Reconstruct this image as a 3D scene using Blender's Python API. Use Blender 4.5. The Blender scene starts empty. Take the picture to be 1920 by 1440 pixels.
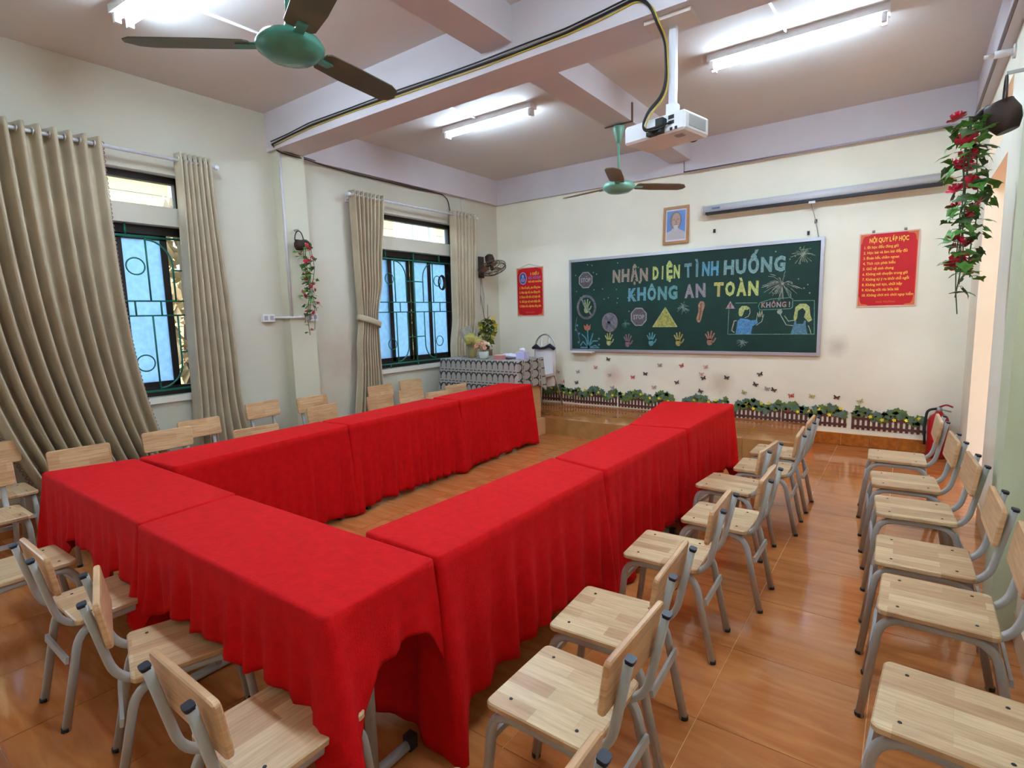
import bpy, bmesh, math, random
from mathutils import Vector, Matrix, noise
R_ = random.Random(7)
sc = bpy.context.scene
COL = sc.collection
PI = math.pi

# ------------------------------------------------------------------ camera, light, exposure
YAW, PIT, ROL, FPX = 0.6302063, -0.12567046, -0.02664912, 1020.9
cam_d = bpy.data.cameras.new('camera'); cam = bpy.data.objects.new('camera', cam_d); COL.objects.link(cam)
f_ = Vector((-math.sin(YAW)*math.cos(PIT), math.cos(YAW)*math.cos(PIT), math.sin(PIT)))
r_ = Vector((math.cos(YAW), math.sin(YAW), 0)); u_ = r_.cross(f_)
r2 = r_*math.cos(ROL)+u_*math.sin(ROL); u2 = -r_*math.sin(ROL)+u_*math.cos(ROL)
cam.matrix_world = Matrix(((r2.x, u2.x, -f_.x, 5.0551), (r2.y, u2.y, -f_.y, -6.6506), (r2.z, u2.z, -f_.z, 1.4648), (0, 0, 0, 1)))
cam_d.sensor_width = 36; cam_d.lens = FPX/1920*36; cam_d.clip_start = 0.02
sc.camera = cam

world = bpy.data.worlds.new('sky'); sc.world = world; world.use_nodes = True
wn = world.node_tree.nodes; wl = world.node_tree.links
sky = wn.new('ShaderNodeTexSky'); sky.sky_type = 'NISHITA'; sky.sun_disc = False
sky.sun_elevation = math.radians(62); sky.sun_rotation = math.radians(120); sky.dust_density = 1.5; sky.air_density = 1.3
wl.new(sky.outputs[0], wn['Background'].inputs[0]); wn['Background'].inputs[1].default_value = 0.38

sun_d = bpy.data.lights.new('sun', 'SUN'); sun = bpy.data.objects.new('sun', sun_d); COL.objects.link(sun)
sun_d.energy = .3; sun_d.angle = math.radians(1.5); sun_d.color = (1, .97, .92)
sun.rotation_euler = Vector((-.36, .34, -1.0)).to_track_quat('-Z', 'Y').to_euler()

sc.view_settings.view_transform = 'Standard'; sc.view_settings.look = 'None'
sc.view_settings.gamma = 1; sc.view_settings.use_curve_mapping = False
sc.view_settings.exposure = 2.2
TUBE_POWER = 27.0
try:
    sc.cycles.max_bounces = 10; sc.cycles.diffuse_bounces = 6; sc.cycles.transparent_max_bounces = 12
    sc.cycles.sample_clamp_indirect = 6; sc.cycles.caustics_reflective = False; sc.cycles.caustics_refractive = False
    sc.cycles.use_denoising = True
except Exception:
    pass

# ------------------------------------------------------------------ materials
def lin(c):
    return tuple(((v/255)/12.92 if v/255 <= .04045 else ((v/255+.055)/1.055)**2.4) for v in c)+(1,)
MATS = {}
def mat(name, c, rough=.6, metal=0, spec=.4, var=0, scale=8, c2=None, bump=0, bscale=60, stretch=None, emit=None, trans=0, rnd=0, sheen=0):
    if name in MATS: return MATS[name]
    m = bpy.data.materials.new(name); m.use_nodes = True; MATS[name] = m
    n = m.node_tree.nodes; l = m.node_tree.links; b = n['Principled BSDF']
    b.inputs['Base Color'].default_value = lin(c); b.inputs['Roughness'].default_value = rough
    b.inputs['Metallic'].default_value = metal; b.inputs['Specular IOR Level'].default_value = spec
    if sheen: b.inputs['Sheen Weight'].default_value = sheen
    if emit: b.inputs['Emission Color'].default_value = lin(c); b.inputs['Emission Strength'].default_value = emit
    if var or c2 or bump:
        tc = n.new('ShaderNodeTexCoord'); mp = n.new('ShaderNodeMapping'); l.new(tc.outputs['Object'], mp.inputs[0])
        if stretch: mp.inputs['Scale'].default_value = stretch
        vec = mp.outputs[0]
        if rnd:
            oi = n.new('ShaderNodeObjectInfo'); ad = n.new('ShaderNodeVectorMath'); ad.operation = 'MULTIPLY_ADD'
            ad.inputs[1].default_value = (rnd, rnd*1.7, rnd*.6); l.new(oi.outputs['Random'], ad.inputs[0]); l.new(vec, ad.inputs[2]); vec = ad.outputs[0]
    if var or c2:
        no = n.new('ShaderNodeTexNoise'); no.inputs['Scale'].default_value = scale; no.inputs['Detail'].default_value = 5; l.new(vec, no.inputs['Vector'])
        cr = n.new('ShaderNodeValToRGB'); l.new(no.outputs['Fac'], cr.inputs[0])
        a = lin(c); d = lin(c2) if c2 else tuple(max(0, v*(1-var)) for v in a[:3])+(1,)
        e = a if c2 else tuple(min(1, v*(1+var*.6)) for v in a[:3])+(1,)
        cr.color_ramp.elements[0].position = .32; cr.color_ramp.elements[0].color = d
        cr.color_ramp.elements[1].position = .68; cr.color_ramp.elements[1].color = e
        l.new(cr.outputs[0], b.inputs['Base Color'])
    if bump:
        n2 = n.new('ShaderNodeTexNoise'); n2.inputs['Scale'].default_value = bscale; n2.inputs['Detail'].default_value = 4; l.new(vec, n2.inputs['Vector'])
        bp = n.new('ShaderNodeBump'); bp.inputs['Strength'].default_value = bump; bp.inputs['Distance'].default_value = .01
        l.new(n2.outputs['Fac'], bp.inputs['Height']); l.new(bp.outputs[0], b.inputs['Normal'])
    return m

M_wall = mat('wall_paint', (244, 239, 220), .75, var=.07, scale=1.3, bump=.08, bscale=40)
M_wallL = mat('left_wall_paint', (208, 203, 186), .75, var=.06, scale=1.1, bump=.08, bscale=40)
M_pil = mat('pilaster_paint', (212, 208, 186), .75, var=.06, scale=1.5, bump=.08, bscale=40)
M_ceil = mat('ceiling_paint', (216, 209, 204), .85, var=.04, scale=1.0)
M_beam = mat('beam_paint', (208, 200, 204), .8, var=.05, scale=1.5)
M_white = mat('white_plastic', (228, 226, 226), .45)
M_grey = mat('grey_enamel', (172, 170, 166), .38, spec=.5, var=.08, scale=6, rnd=9)
M_black = mat('black_rubber', (28, 28, 30), .55)
M_cap = mat('navy_plastic', (34, 34, 48), .4)
M_red = mat('red_tablecloth', (198, 11, 15), .85, spec=.15, var=.10, scale=26, bump=.25, bscale=160)
M_curt = mat('beige_curtain', (186, 170, 142), .55, var=.12, scale=5, bump=.1, bscale=120, sheen=.3)
M_lace = mat('mauve_lace', (140, 112, 106), .8)
M_darkframe = mat('dark_brown_frame', (38, 30, 28), .45)
M_green = mat('green_painted_steel', (22, 110, 88), .4, spec=.5)
M_chrome = mat('steel_rod', (222, 222, 222), .32, metal=.9)
M_rodw = mat('white_rod', (214, 214, 222), .35, var=.12, scale=40)
M_fan = mat('teal_enamel', (70, 142, 124), .25, spec=.6, var=.1, scale=9)
M_fan2 = mat('mint_enamel', (116, 172, 150), .3, spec=.6)
M_blade = mat('dusty_olive_blade', (96, 92, 66), .45, var=.25, scale=5, c2=(70, 78, 60))
M_blade2 = mat('brown_blade', (128, 110, 84), .5, var=.15, scale=6)
M_board = mat('chalkboard_green', (20, 56, 48), .75, var=.3, scale=2.2)
M_alu = mat('aluminium', (196, 194, 204), .35, metal=.7)
M_poster = mat('poster_red', (200, 26, 34), .5, spec=.3, var=.08, scale=5)
M_posterb = mat('poster_border', (214, 110, 58), .5)
M_yel = mat('poster_yellow', (244, 196, 70), .5)
M_brown = mat('dark_brown_clay', (62, 44, 36), .6, var=.3, scale=14)
M_leaf = mat('leaf_green', (84, 140, 52), .5, var=.35, scale=30, rnd=5)
M_leafd = mat('dark_leaf_green', (78, 104, 62), .55, var=.35, scale=30, rnd=5)
M_flr = mat('flower_red', (212, 34, 66), .5, var=.25, scale=30, rnd=5)
M_flp = mat('flower_pink', (206, 110, 112), .5, var=.2, scale=30)
M_wire_b = mat('black_cable', (30, 28, 26), .5)
M_wire_y = mat('yellow_cable', (186, 160, 62), .5)
M_concrete = mat('outside_ground', (164, 162, 156), .9, var=.15, scale=2)
M_tan = mat('tan_wood_panel', (205, 160, 110), .5, var=.15, scale=10, stretch=(1, 8, 8))
M_metalgrey = mat('galvanised', (170, 168, 166), .4, metal=.6)

def stain(m, p, r, c, amt):
    n = m.node_tree.nodes; l = m.node_tree.links; b = n['Principled BSDF']; src = b.inputs['Base Color'].links[0].from_socket
    tc = n.new('ShaderNodeTexCoord'); d = n.new('ShaderNodeVectorMath'); d.operation = 'DISTANCE'; d.inputs[1].default_value = p
    no = n.new('ShaderNodeTexNoise'); no.inputs['Scale'].default_value = 7; ad = n.new('ShaderNodeVectorMath'); ad.operation = 'MULTIPLY_ADD'; ad.inputs[1].default_value = (r, r, r)
    l.new(tc.outputs['Object'], no.inputs['Vector']); l.new(no.outputs['Color'], ad.inputs[0]); l.new(tc.outputs['Object'], ad.inputs[2])
    sb_ = n.new('ShaderNodeVectorMath'); sb_.operation = 'SUBTRACT'; sb_.inputs[1].default_value = (r/2, r/2, r/2); l.new(ad.outputs[0], sb_.inputs[0]); l.new(sb_.outputs[0], d.inputs[0])
    mr = n.new('ShaderNodeMapRange'); mr.inputs['From Min'].default_value = r*1.2; mr.inputs['From Max'].default_value = r*.2; mr.inputs['To Max'].default_value = amt; l.new(d.outputs['Value'], mr.inputs[0])
    mx = n.new('ShaderNodeMix'); mx.data_type = 'RGBA'; l.new(mr.outputs[0], mx.inputs[0]); l.new(src, mx.inputs[6]); mx.inputs[7].default_value = lin(c); l.new(mx.outputs[2], b.inputs['Base Color'])
stain(M_wall, (4.45, 0, 1.05), .11, (168, 152, 130), .5); stain(M_wall, (3.28, 0, .60), .16, (200, 184, 156), .6); stain(M_wall, (1.88, 0, .62), .14, (214, 176, 150), .6)
stain(M_wallL, (0, -2.9, 1.0), .34, (188, 160, 140), .6); stain(M_wallL, (0, -3.1, .55), .25, (196, 170, 140), .5)
def wood_mat(name, ca, cb, cm, along):
    m = bpy.data.materials.new(name); m.use_nodes = True
    n = m.node_tree.nodes; l = m.node_tree.links; b = n['Principled BSDF']
    b.inputs['Roughness'].default_value = .36; b.inputs['Specular IOR Level'].default_value = .45
    tc = n.new('ShaderNodeTexCoord'); oi = n.new('ShaderNodeObjectInfo')
    ad = n.new('ShaderNodeVectorMath'); ad.operation = 'MULTIPLY_ADD'; ad.inputs[1].default_value = (3.1, 5.7, 0)
    l.new(oi.outputs['Random'], ad.inputs[0])
    sp = n.new('ShaderNodeSeparateXYZ'); cb_ = n.new('ShaderNodeCombineXYZ'); l.new(tc.outputs['Object'], sp.inputs[0])
    o = 'XYZ'; l.new(sp.outputs[o.index(along[0])], cb_.inputs[0]); l.new(sp.outputs[o.index(along[1])], cb_.inputs[1])
    l.new(cb_.outputs[0], ad.inputs[2])
    br = n.new('ShaderNodeTexBrick'); l.new(ad.outputs[0], br.inputs['Vector'])
    br.inputs['Scale'].default_value = 1; br.inputs['Brick Width'].default_value = .27; br.inputs['Row Height'].default_value = .052
    br.inputs['Mortar Size'].default_value = .0002; br.inputs['Color1'].default_value = lin(ca); br.inputs['Color2'].default_value = lin(cb)
    br.inputs['Mortar'].default_value = lin(cm); br.offset = .43
    no = n.new('ShaderNodeTexNoise'); mp = n.new('ShaderNodeMapping'); l.new(ad.outputs[0], mp.inputs[0]); mp.inputs['Scale'].default_value = (5, 60, 1)
    l.new(mp.outputs[0], no.inputs['Vector']); no.inputs['Scale'].default_value = 1.5; no.inputs['Detail'].default_value = 6
    mx = n.new('ShaderNodeMix'); mx.data_type = 'RGBA'; mx.blend_type = 'MULTIPLY'; mx.inputs[0].default_value = .55
    cr = n.new('ShaderNodeValToRGB'); cr.color_ramp.elements[0].color = (.62, .52, .42, 1); cr.color_ramp.elements[1].color = (1.1, 1.08, 1.05, 1)
    cr.color_ramp.elements[0].position = .3; cr.color_ramp.elements[1].position = .6
    l.new(no.outputs['Fac'], cr.inputs[0]); l.new(br.outputs['Color'], mx.inputs[6]); l.new(cr.outputs[0], mx.inputs[7])
    l.new(mx.outputs[2], b.inputs['Base Color'])
    return m
M_seat = wood_mat('rubberwood_seat', (214, 186, 146), (182, 143, 104), (180, 146, 110), 'YX')
M_back = wood_mat('rubberwood_back', (216, 176, 134), (196, 150, 108), (150, 112, 80), 'XZ')

def floor_mat():
    m = bpy.data.materials.new('glazed_floor_tile'); m.use_nodes = True
    n = m.node_tree.nodes; l = m.node_tree.links; b = n['Principled BSDF']
    b.inputs['Roughness'].default_value = .09; b.inputs['Specular IOR Level'].default_value = .55
    tc = n.new('ShaderNodeTexCoord'); oi = n.new('ShaderNodeObjectInfo')
    ad = n.new('ShaderNodeVectorMath'); ad.operation = 'MULTIPLY_ADD'; ad.inputs[1].default_value = (7, 13, 3)
    l.new(oi.outputs['Random'], ad.inputs[0]); l.new(tc.outputs['Object'], ad.inputs[2])
    wv = n.new('ShaderNodeTexNoise'); mp = n.new('ShaderNodeMapping'); mp.inputs['Scale'].default_value = (2.2, 14, 1); l.new(ad.outputs[0], mp.inputs[0]); l.new(mp.outputs[0], wv.inputs['Vector'])
    wv.inputs['Scale'].default_value = 1.2; wv.inputs['Detail'].default_value = 5; wv.inputs['Distortion'].default_value = .8
    cr = n.new('ShaderNodeValToRGB'); l.new(wv.outputs['Fac'], cr.inputs[0])
    cr.color_ramp.elements[0].position = .3; cr.color_ramp.elements[0].color = lin((166, 96, 46))
    cr.color_ramp.elements[1].position = .7; cr.color_ramp.elements[1].color = lin((190, 122, 70))
    l.new(cr.outputs[0], b.inputs['Base Color'])
    return m
M_floor = floor_mat()
M_grout = mat('grout', (236, 190, 140), .8)

def pane_mat(name, col, transp):
    m = bpy.data.materials.new(name); m.use_nodes = True
    n = m.node_tree.nodes; l = m.node_tree.links; out = n['Material Output']; n.remove(n['Principled BSDF'])
    tr = n.new('ShaderNodeBsdfTransparent'); tl = n.new('ShaderNodeBsdfTranslucent'); gl = n.new('ShaderNodeBsdfGlossy')
    no = n.new('ShaderNodeTexNoise'); no.inputs['Scale'].default_value = 22; no.inputs['Detail'].default_value = 6
    tc = n.new('ShaderNodeTexCoord'); l.new(tc.outputs['Object'], no.inputs['Vector'])
    cr = n.new('ShaderNodeValToRGB'); cr.color_ramp.elements[0].position = .35; cr.color_ramp.elements[1].position = .68
    cr.color_ramp.elements[0].color = lin([v*.93 for v in col]); cr.color_ramp.elements[1].color = lin(col)
    l.new(no.outputs['Fac'], cr.inputs[0]); l.new(cr.outputs[0], tl.inputs[0]); gl.inputs['Roughness'].default_value = .15
    m1 = n.new('ShaderNodeMixShader'); m1.inputs[0].default_value = transp; l.new(tl.outputs[0], m1.inputs[1]); l.new(tr.outputs[0], m1.inputs[2])
    m2 = n.new('ShaderNodeMixShader'); m2.inputs[0].default_value = .05; l.new(m1.outputs[0], m2.inputs[1]); l.new(gl.outputs[0], m2.inputs[2])
    l.new(m2.outputs[0], out.inputs[0]); return m
M_frost = pane_mat('frosted_glass', (184, 218, 242), .13)
M_clear = pane_mat('clear_glass', (225, 238, 242), .9)
M_film = pane_mat('clear_wrap', (235, 230, 225), .55)

# ------------------------------------------------------------------ mesh building
class MB:
    def __init__(s): s.bm = bmesh.new()
    def box(s, c, d, M=None, bev=0):
        r = bmesh.ops.create_cube(s.bm, size=1)['verts']
        bmesh.ops.scale(s.bm, vec=d, verts=r)
        if bev:
            es = list({e for v in r for e in v.link_edges})
            r = [v for v in bmesh.ops.bevel(s.bm, geom=es, offset=bev, segments=2, profile=.7, affect='EDGES')['verts']]
            r = list({v for v in r} | {v for f in s.bm.faces if any(q in r for q in f.verts) for v in f.verts}) if False else r
        T = Matrix.Translation(c) @ (M.to_4x4() if M else Matrix())
        bmesh.ops.transform(s.bm, matrix=T, verts=r); return s
    def bx(s, x0, x1, y0, y1, z0, z1): return s.box(((x0+x1)/2, (y0+y1)/2, (z0+z1)/2), (abs(x1-x0), abs(y1-y0), abs(z1-z0)))
    def ring(s, pts): return [s.bm.verts.new(p) for p in pts]
    def skin(s, a, b, close=True, smooth=True):
        n = len(a)
        for i in range(n if close else n-1):
            j = (i+1) % n
            try: f = s.bm.faces.new((a[i], a[j], b[j], b[i])); f.smooth = smooth
            except ValueError: pass
    def cap(s, a, rev=False):
        try: s.bm.faces.new(list(reversed(a)) if rev else a)
        except ValueError: pass
    def tube(s, path, r, n=8, closed=False, caps=True, flat=1, up=None, sq=1):
        pw = lambda v: math.copysign(abs(v)**sq, v) if abs(v) > 1e-6 else 0.0
        P = [Vector(p) for p in path]; N = len(P); rings = []
        prev = None
        for i in range(N):
            if closed: t = (P[(i+1) % N]-P[i-1])
            else: t = P[min(i+1, N-1)]-P[max(i-1, 0)]
            t.normalize()
            if prev is None:
                a = Vector(up) if up else (Vector((0, 0, 1)) if abs(t.z) < .9 else Vector((1, 0, 0)))
            else: a = prev
            a = (a-t*a.dot(t)).normalized(); prev = a; b = t.cross(a)
            rr = r[i] if isinstance(r, (list, tuple)) else r
            rings.append(s.ring([P[i]+a*(pw(math.cos(2*PI*(k+.5)/n))*rr)+b*(pw(math.sin(2*PI*(k+.5)/n))*rr*flat) for k in range(n)]))
        for i in range(N-1): s.skin(rings[i], rings[i+1])
        if closed: s.skin(rings[-1], rings[0])
        elif caps: s.cap(rings[0], True); s.cap(rings[-1])
        return s
    def lathe(s, prof, n=20, c=(0, 0, 0), M=None, caps=True):
        T = Matrix.Translation(c) @ (M.to_4x4() if M else Matrix()); rings = []
        for r, z in prof: rings.append(s.ring([T @ Vector((math.cos(2*PI*k/n)*r, math.sin(2*PI*k/n)*r, z)) for k in range(n)]))
        for a, b in zip(rings, rings[1:]): s.skin(a, b)
        if caps: s.cap(rings[0], True); s.cap(rings[-1])
        return s
    def prism(s, pts, z0, z1, M=None, smooth=False):
        M = M or Matrix()
        a = s.ring([M @ Vector((p[0], p[1], z0)) for p in pts]); b = s.ring([M @ Vector((p[0], p[1], z1)) for p in pts])
        s.skin(a, b, smooth=smooth); s.cap(a, True); s.cap(b); return s
    def poly(s, pts, smooth=False):
        f = s.bm.faces.new([s.bm.verts.new(p) for p in pts]); f.smooth = smooth; return s
    def obj(s, name, m, parent=None, loc=None, rot=None, kind=None, smooth=None):
        me = bpy.data.meshes.new(name); bmesh.ops.recalc_face_normals(s.bm, faces=s.bm.faces[:]); s.bm.to_mesh(me); s.bm.free()
        if smooth is not None: me.polygons.foreach_set('use_smooth', [smooth]*len(me.polygons))
        me.materials.append(m)
        return link(name, me, parent, loc, rot, kind)
def link(name, me, parent=None, loc=None, rot=None, kind=None):
    o = bpy.data.objects.new(name, me); COL.objects.link(o)
    if parent: o.parent = parent
    if loc: o.location = loc
    if rot: o.rotation_euler = rot
    if kind: o['kind'] = kind
    return o
def tag(o, label, cat, group=None):
    o['label'] = label; o['category'] = cat
    if group: o['group'] = group
    return o
def thing(name, label, cat, loc=(0, 0, 0), rz=0, group=None):
    o = bpy.data.objects.new(name, None); COL.objects.link(o); o.location = loc; o.rotation_euler = (0, 0, rz); o.empty_display_size = .1
    return tag(o, label, cat, group)
def struct(name, mb, m, parent=None, label=None):
    o = mb.obj(name, m, parent)
    if not parent: o['kind'] = 'structure'
    if label: o['label'] = label
    return o
def copy_tree(o, parent=None):
    c = o.copy(); COL.objects.link(c)
    if parent: c.parent = parent
    for ch in list(o.children): copy_tree(ch, c)
    return c
def rrect(w, d, r, n=4):
    out = []
    for cx, cy, a0 in ((w/2-r, d/2-r, 0), (-w/2+r, d/2-r, 90), (-w/2+r, -d/2+r, 180), (w/2-r, -d/2+r, 270)):
        for k in range(n+1):
            a = math.radians(a0+90*k/n); out.append((cx+math.cos(a)*r, cy+math.sin(a)*r))
    return out
def bend(pts, r, n=5):
    P = [Vector(p) for p in pts]; out = [P[0]]
    for a, b, c in zip(P, P[1:], P[2:]):
        d1 = (a-b).normalized(); d2 = (c-b).normalized(); q = min(r, (a-b).length*.49, (c-b).length*.49)
        s, e = b+d1*q, b+d2*q
        for k in range(n+1):
            t = k/n; out.append(s*(1-t)**2+b*2*t*(1-t)+e*t*t)
    return out+[P[-1]]
XZ = Matrix(((1, 0, 0, 0), (0, 0, 1, 0), (0, 1, 0, 0), (0, 0, 0, 1)))   # (x, z, depth) -> world; depth along +y
def flat(name, pts, y, th, m, parent):           # cut-out standing on the back wall, front at y
    return MB().prism(pts, y, y+th, XZ).obj(name, m, parent)
def ribbon(mb, pts, w, y, th=.0006):
    P = [Vector((p[0], p[1])) for p in pts]
    for a, b in zip(P, P[1:]):
        d = (b-a)
        if d.length < 1e-6: continue
        d.normalize(); q = Vector((-d.y, d.x))*w/2; e = d*w*.2
        mb.prism([tuple(a-q-e), tuple(b-q+e), tuple(b+q+e), tuple(a+q-e)], y, y+th, XZ)
    return mb
FC = {}
def text(name, body, x, z, size, y, m, parent, fat=0, align='CENTER', width=None, rotz=0, th=.0004):
    c = bpy.data.curves.new('t', 'FONT'); c.body = body; c.size = size; c.offset = fat*size; c.extrude = th; c.align_x = align; c.resolution_u = 2
    t = bpy.data.objects.new('t', c); me = bpy.data.meshes.new_from_object(t); bpy.data.objects.remove(t)
    xs = [v.co.x for v in me.vertices]
    sx = 1
    if width and xs: sx = width/(max(xs)-min(xs))
    for v in me.vertices: v.co.x *= sx
    me.transform(Matrix.Rotation(rotz, 4, 'Z')); me.name = name; me.materials.clear(); me.materials.append(m)
    return link(name, me, parent, (x, y, z), (PI/2, 0, 0))

# ------------------------------------------------------------------ room shell
W, H, YF = 5.5, 3.42, -8.0
fl = struct('floor', MB().bx(-.2, W+.3, YF-.2, .2, -.12, -.004), M_grout)
tb = MB().box((0, 0, -.006), (.4975, .4975, .0095)); tile_me = tb.obj('tile', M_floor, fl).data
first = True
for i in range(11):
    for j in range(17):
        x, y = .255+.5*i, -8.07+.5*j
        o = fl.children[0] if first else link('tile', tile_me, fl)
        first = False; o.location = (x, y, 0)

def wall_holes(name, m, axis, p0, p1, lo, hi, z1, holes):
    mb = MB(); cuts = sorted({lo, hi} | {h[0] for h in holes} | {h[1] for h in holes})
    for a, b in zip(cuts, cuts[1:]):
        zs = [(0, z1)]
        for h in holes:
            if h[0] <= a+1e-6 and h[1] >= b-1e-6:
                new = []
                for s, e in zs:
                    if h[2] > s: new.append((s, min(e, h[2])))
                    if h[3] < e: new.append((max(s, h[3]), e))
                zs = [q for q in new if q[1]-q[0] > 1e-4]
        for s, e in zs:
            if axis == 'x': mb.bx(p0, p1, a, b, s, e)
            else: mb.bx(a, b, p0, p1, s, e)
    return struct(name, mb, m)
W1 = (-6.745, -4.36); W2 = (-2.46, -.92)
ZS, ZM, ZL, ZT = .86, 2.28, 2.43, 2.70
wall_holes('wall_left', M_wallL, 'x', -.22, 0, YF, .2, H+.1, [(a, b, ZS, ZM) for a, b in (W1, W2)]+[(a, b, ZL, ZT) for a, b in (W1, W2)]+[(-7.9, -7.05, ZS, ZM)])  # last opening is unseen, added behind the camera for fill daylight
wall_holes('wall_right', M_wall, 'x', W, W+.22, YF, .2, H+.1, [(-1.93, -.72, 0, 2.40), (-1.93, -.72, 2.56, 2.87)])
struct('wall_back', MB().bx(-.2, W+.2, 0, .2, -.1, H+.1), M_wall)
wall_holes('wall_front', M_wall, 'y', YF-.2, YF, -.2, W+.2, H+.1, [])
struct('ceiling', MB().bx(-.2, W+.2, YF-.2, .2, H, H+.15), M_ceil)
BY0, BY1 = -3.6, -3.3
struct('trim_1', MB().bx(0, W, BY0, BY1, 3.07, H), M_beam, label='main concrete beam across the ceiling')
struct('trim_2', MB().bx(2.65, 2.9, BY1, -.05, 3.2, H), M_beam, label='small ceiling beam running to the board wall')
struct('trim_3', MB().bx(2.65, 2.9, YF, BY0, 3.2, H), M_beam, label='small ceiling beam above the near fan')
struct('trim_4', MB().bx(0, W, -.05, 0, 3.07, H), M_beam, label='pale lavender beam along the top of the board wall')
struct('trim_5', MB().bx(0, .06, BY1, -.05, 3.07, H), M_beam, label='pale beam along the top of the window wall')
struct('trim_6', MB().bx(W-.06, W, BY1, -.05, 3.07, H), M_beam, label='pale beam along the top of the door wall')
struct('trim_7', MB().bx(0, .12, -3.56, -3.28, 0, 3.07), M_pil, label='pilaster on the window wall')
struct('trim_8', MB().bx(5.415, W, -3.56, -3.28, 0, 3.07), mat('green_pilaster', (204, 210, 176), .75, var=.08, scale=1.5), label='pilaster on the door wall')  # one pale green tone over the whole pilaster
# skirting of the back wall, in tiles
bb = MB().bx(4.28, W, -.006, 0, 0, .13).obj('baseboard_back', M_grout); bb['kind'] = 'structure'
bt = MB().box((0, 0, 0), (.247, .012, .124)).obj('tile', mat('skirting_tile', (178, 104, 40), .2, var=.3, scale=26, rnd=4), bb)
for k in range(5):
    o = bt if k == 0 else link('tile', bt.data, bb)
    o.location = (4.405+.25*k, -.011, .064)
br_ = MB().bx(W-.008, W, -3.28, -1.93, 0, .12); br_.bx(W-.008, W, YF, -3.56, 0, .12)
struct('baseboard_right', br_, mat('pale_skirting', (206, 184, 150), .4))
bl = MB(); bl.bx(0, .01, YF, -3.56, 0, .12).bx(0, .01, -3.28, 0, 0, .12); struct('baseboard_left', bl, mat('skirting', (168, 100, 50), .3))
# platform
PX, PY, PZ = 4.28, -1.07, .2
pf = struct('platform', MB().bx(0, PX, PY+.012, 0, 0, PZ-.006), M_grout, label='raised tiled platform under the chalkboard')
pt = MB().box((0, 0, -.006), (.497, .351, .012)).obj('tile', M_floor, pf); n = 0
for i in range(9):
    for j in range(3):
        o = pt if n == 0 else link('tile', pt.data, pf); n += 1
        w = .497; o.location = (PX-.25-.5*i, -1.07+.178+.354*j, PZ); 
        if i == 8: o.location.x = .14; o.scale.x = .56
M_riser = mat('riser_tile', (168, 124, 72), .3, var=.15, scale=9, rnd=3)
rt = MB().box((0, 0, 0), (.497, .012, .196)).obj('riser_tile', M_riser, pf)
for i in range(6):
    o = rt if i == 0 else link('riser_tile', rt.data, pf)
    o.location = (PX-.25-.5*i, PY+.006, .098)
struct('step', MB().bx(.55, 1.48, -1.27, PY, 0, PZ), mat('step_tile', (206, 160, 116), .35, var=.1, scale=7), label='pale step block in front of the platform')
struct('door_1', MB().bx(W-.01, W+.24, -1.93, -.72, -.1, -.001), M_floor, label='door threshold in the right wall')
# outside
struct('ground', MB().bx(-14, -.23, -16, 8, -.6, -.25).bx(W+.24, 14, -16, 8, -.3, -.02), M_concrete)
struct('added_corridor', MB().bx(W+.24, 8.0, -16, 8, -.06, -.015).bx(7.85, 8.0, -16, 8, -.015, .95).bx(W+.22, 8.1, -16, 8, 3.1, 3.3), mat('added_corridor_plaster', (212, 158, 116), .8), label='unseen roofed walkway added outside the doorway to keep sun off')  # out of view; roof and parapet added to cut sun through the door
ob = thing('sky_block_building', 'cream yellow building added unseen across the yard to cut sky at the doorway', 'building', (13, -4, -.02))  # unseen block added to cut sky and send warm bounce through the doorway
MB().bx(0, 5, -13, 13, 0, 7).obj('wall', mat('sky_block_wall', (232, 190, 138), .8), ob); MB().bx(-.5, 5.5, -13.5, 13.5, 7, 7.3).obj('roof', mat('sky_block_roof', (150, 100, 84), .8), ob)
hs = thing('house', 'yellow clapboard house with white window seen through the transom', 'building', (-4.0, -3.0, -.25))
MB().bx(-3, -.04, -5, 8, 0, 4.3).obj('wall', mat('house_wall', (206, 190, 120), .8), hs)
sb = MB().box((0, 1.5, 0), (.035, 13, .235), Matrix.Rotation(-.06, 3, 'Y')).obj('siding_board', mat('yellow_siding', (196, 182, 124), .7), hs)
for k in range(18):
    o = sb if k == 0 else link('siding_board', sb.data, hs)
    o.location = (-.02, 0, .12+.24*k)
for yy in (.8, 5.2):
    wf = MB(); wf.bx(0, .08, yy-.62, yy+.62, 2.4, 2.54).bx(0, .08, yy-.62, yy+.62, 4.1, 4.24).bx(0, .08, yy-.62, yy-.46, 2.54, 4.1).bx(0, .08, yy+.46, yy+.62, 2.54, 4.1).bx(0, .07, yy-.05, yy+.05, 2.54, 4.1)
    wfo = wf.obj('window_frame', mat('house_white', (240, 240, 240), .5), hs)
    MB().bx(.01, .03, yy-.46, yy+.46, 2.54, 4.1).obj('pane', mat('house_glass', (150, 160, 172), .1, spec=.8), wfo)
MB().prism([(-3.4, 4.3), (.6, 4.3), (-1.5, 5.3)], -5.3, 8.3, Matrix(((1, 0, 0, 0), (0, 0, 1, 0), (0, 1, 0, 0), (0, 0, 0, 1)))).obj('roof', mat('house_roof', (120, 96, 88), .8), hs)
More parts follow.
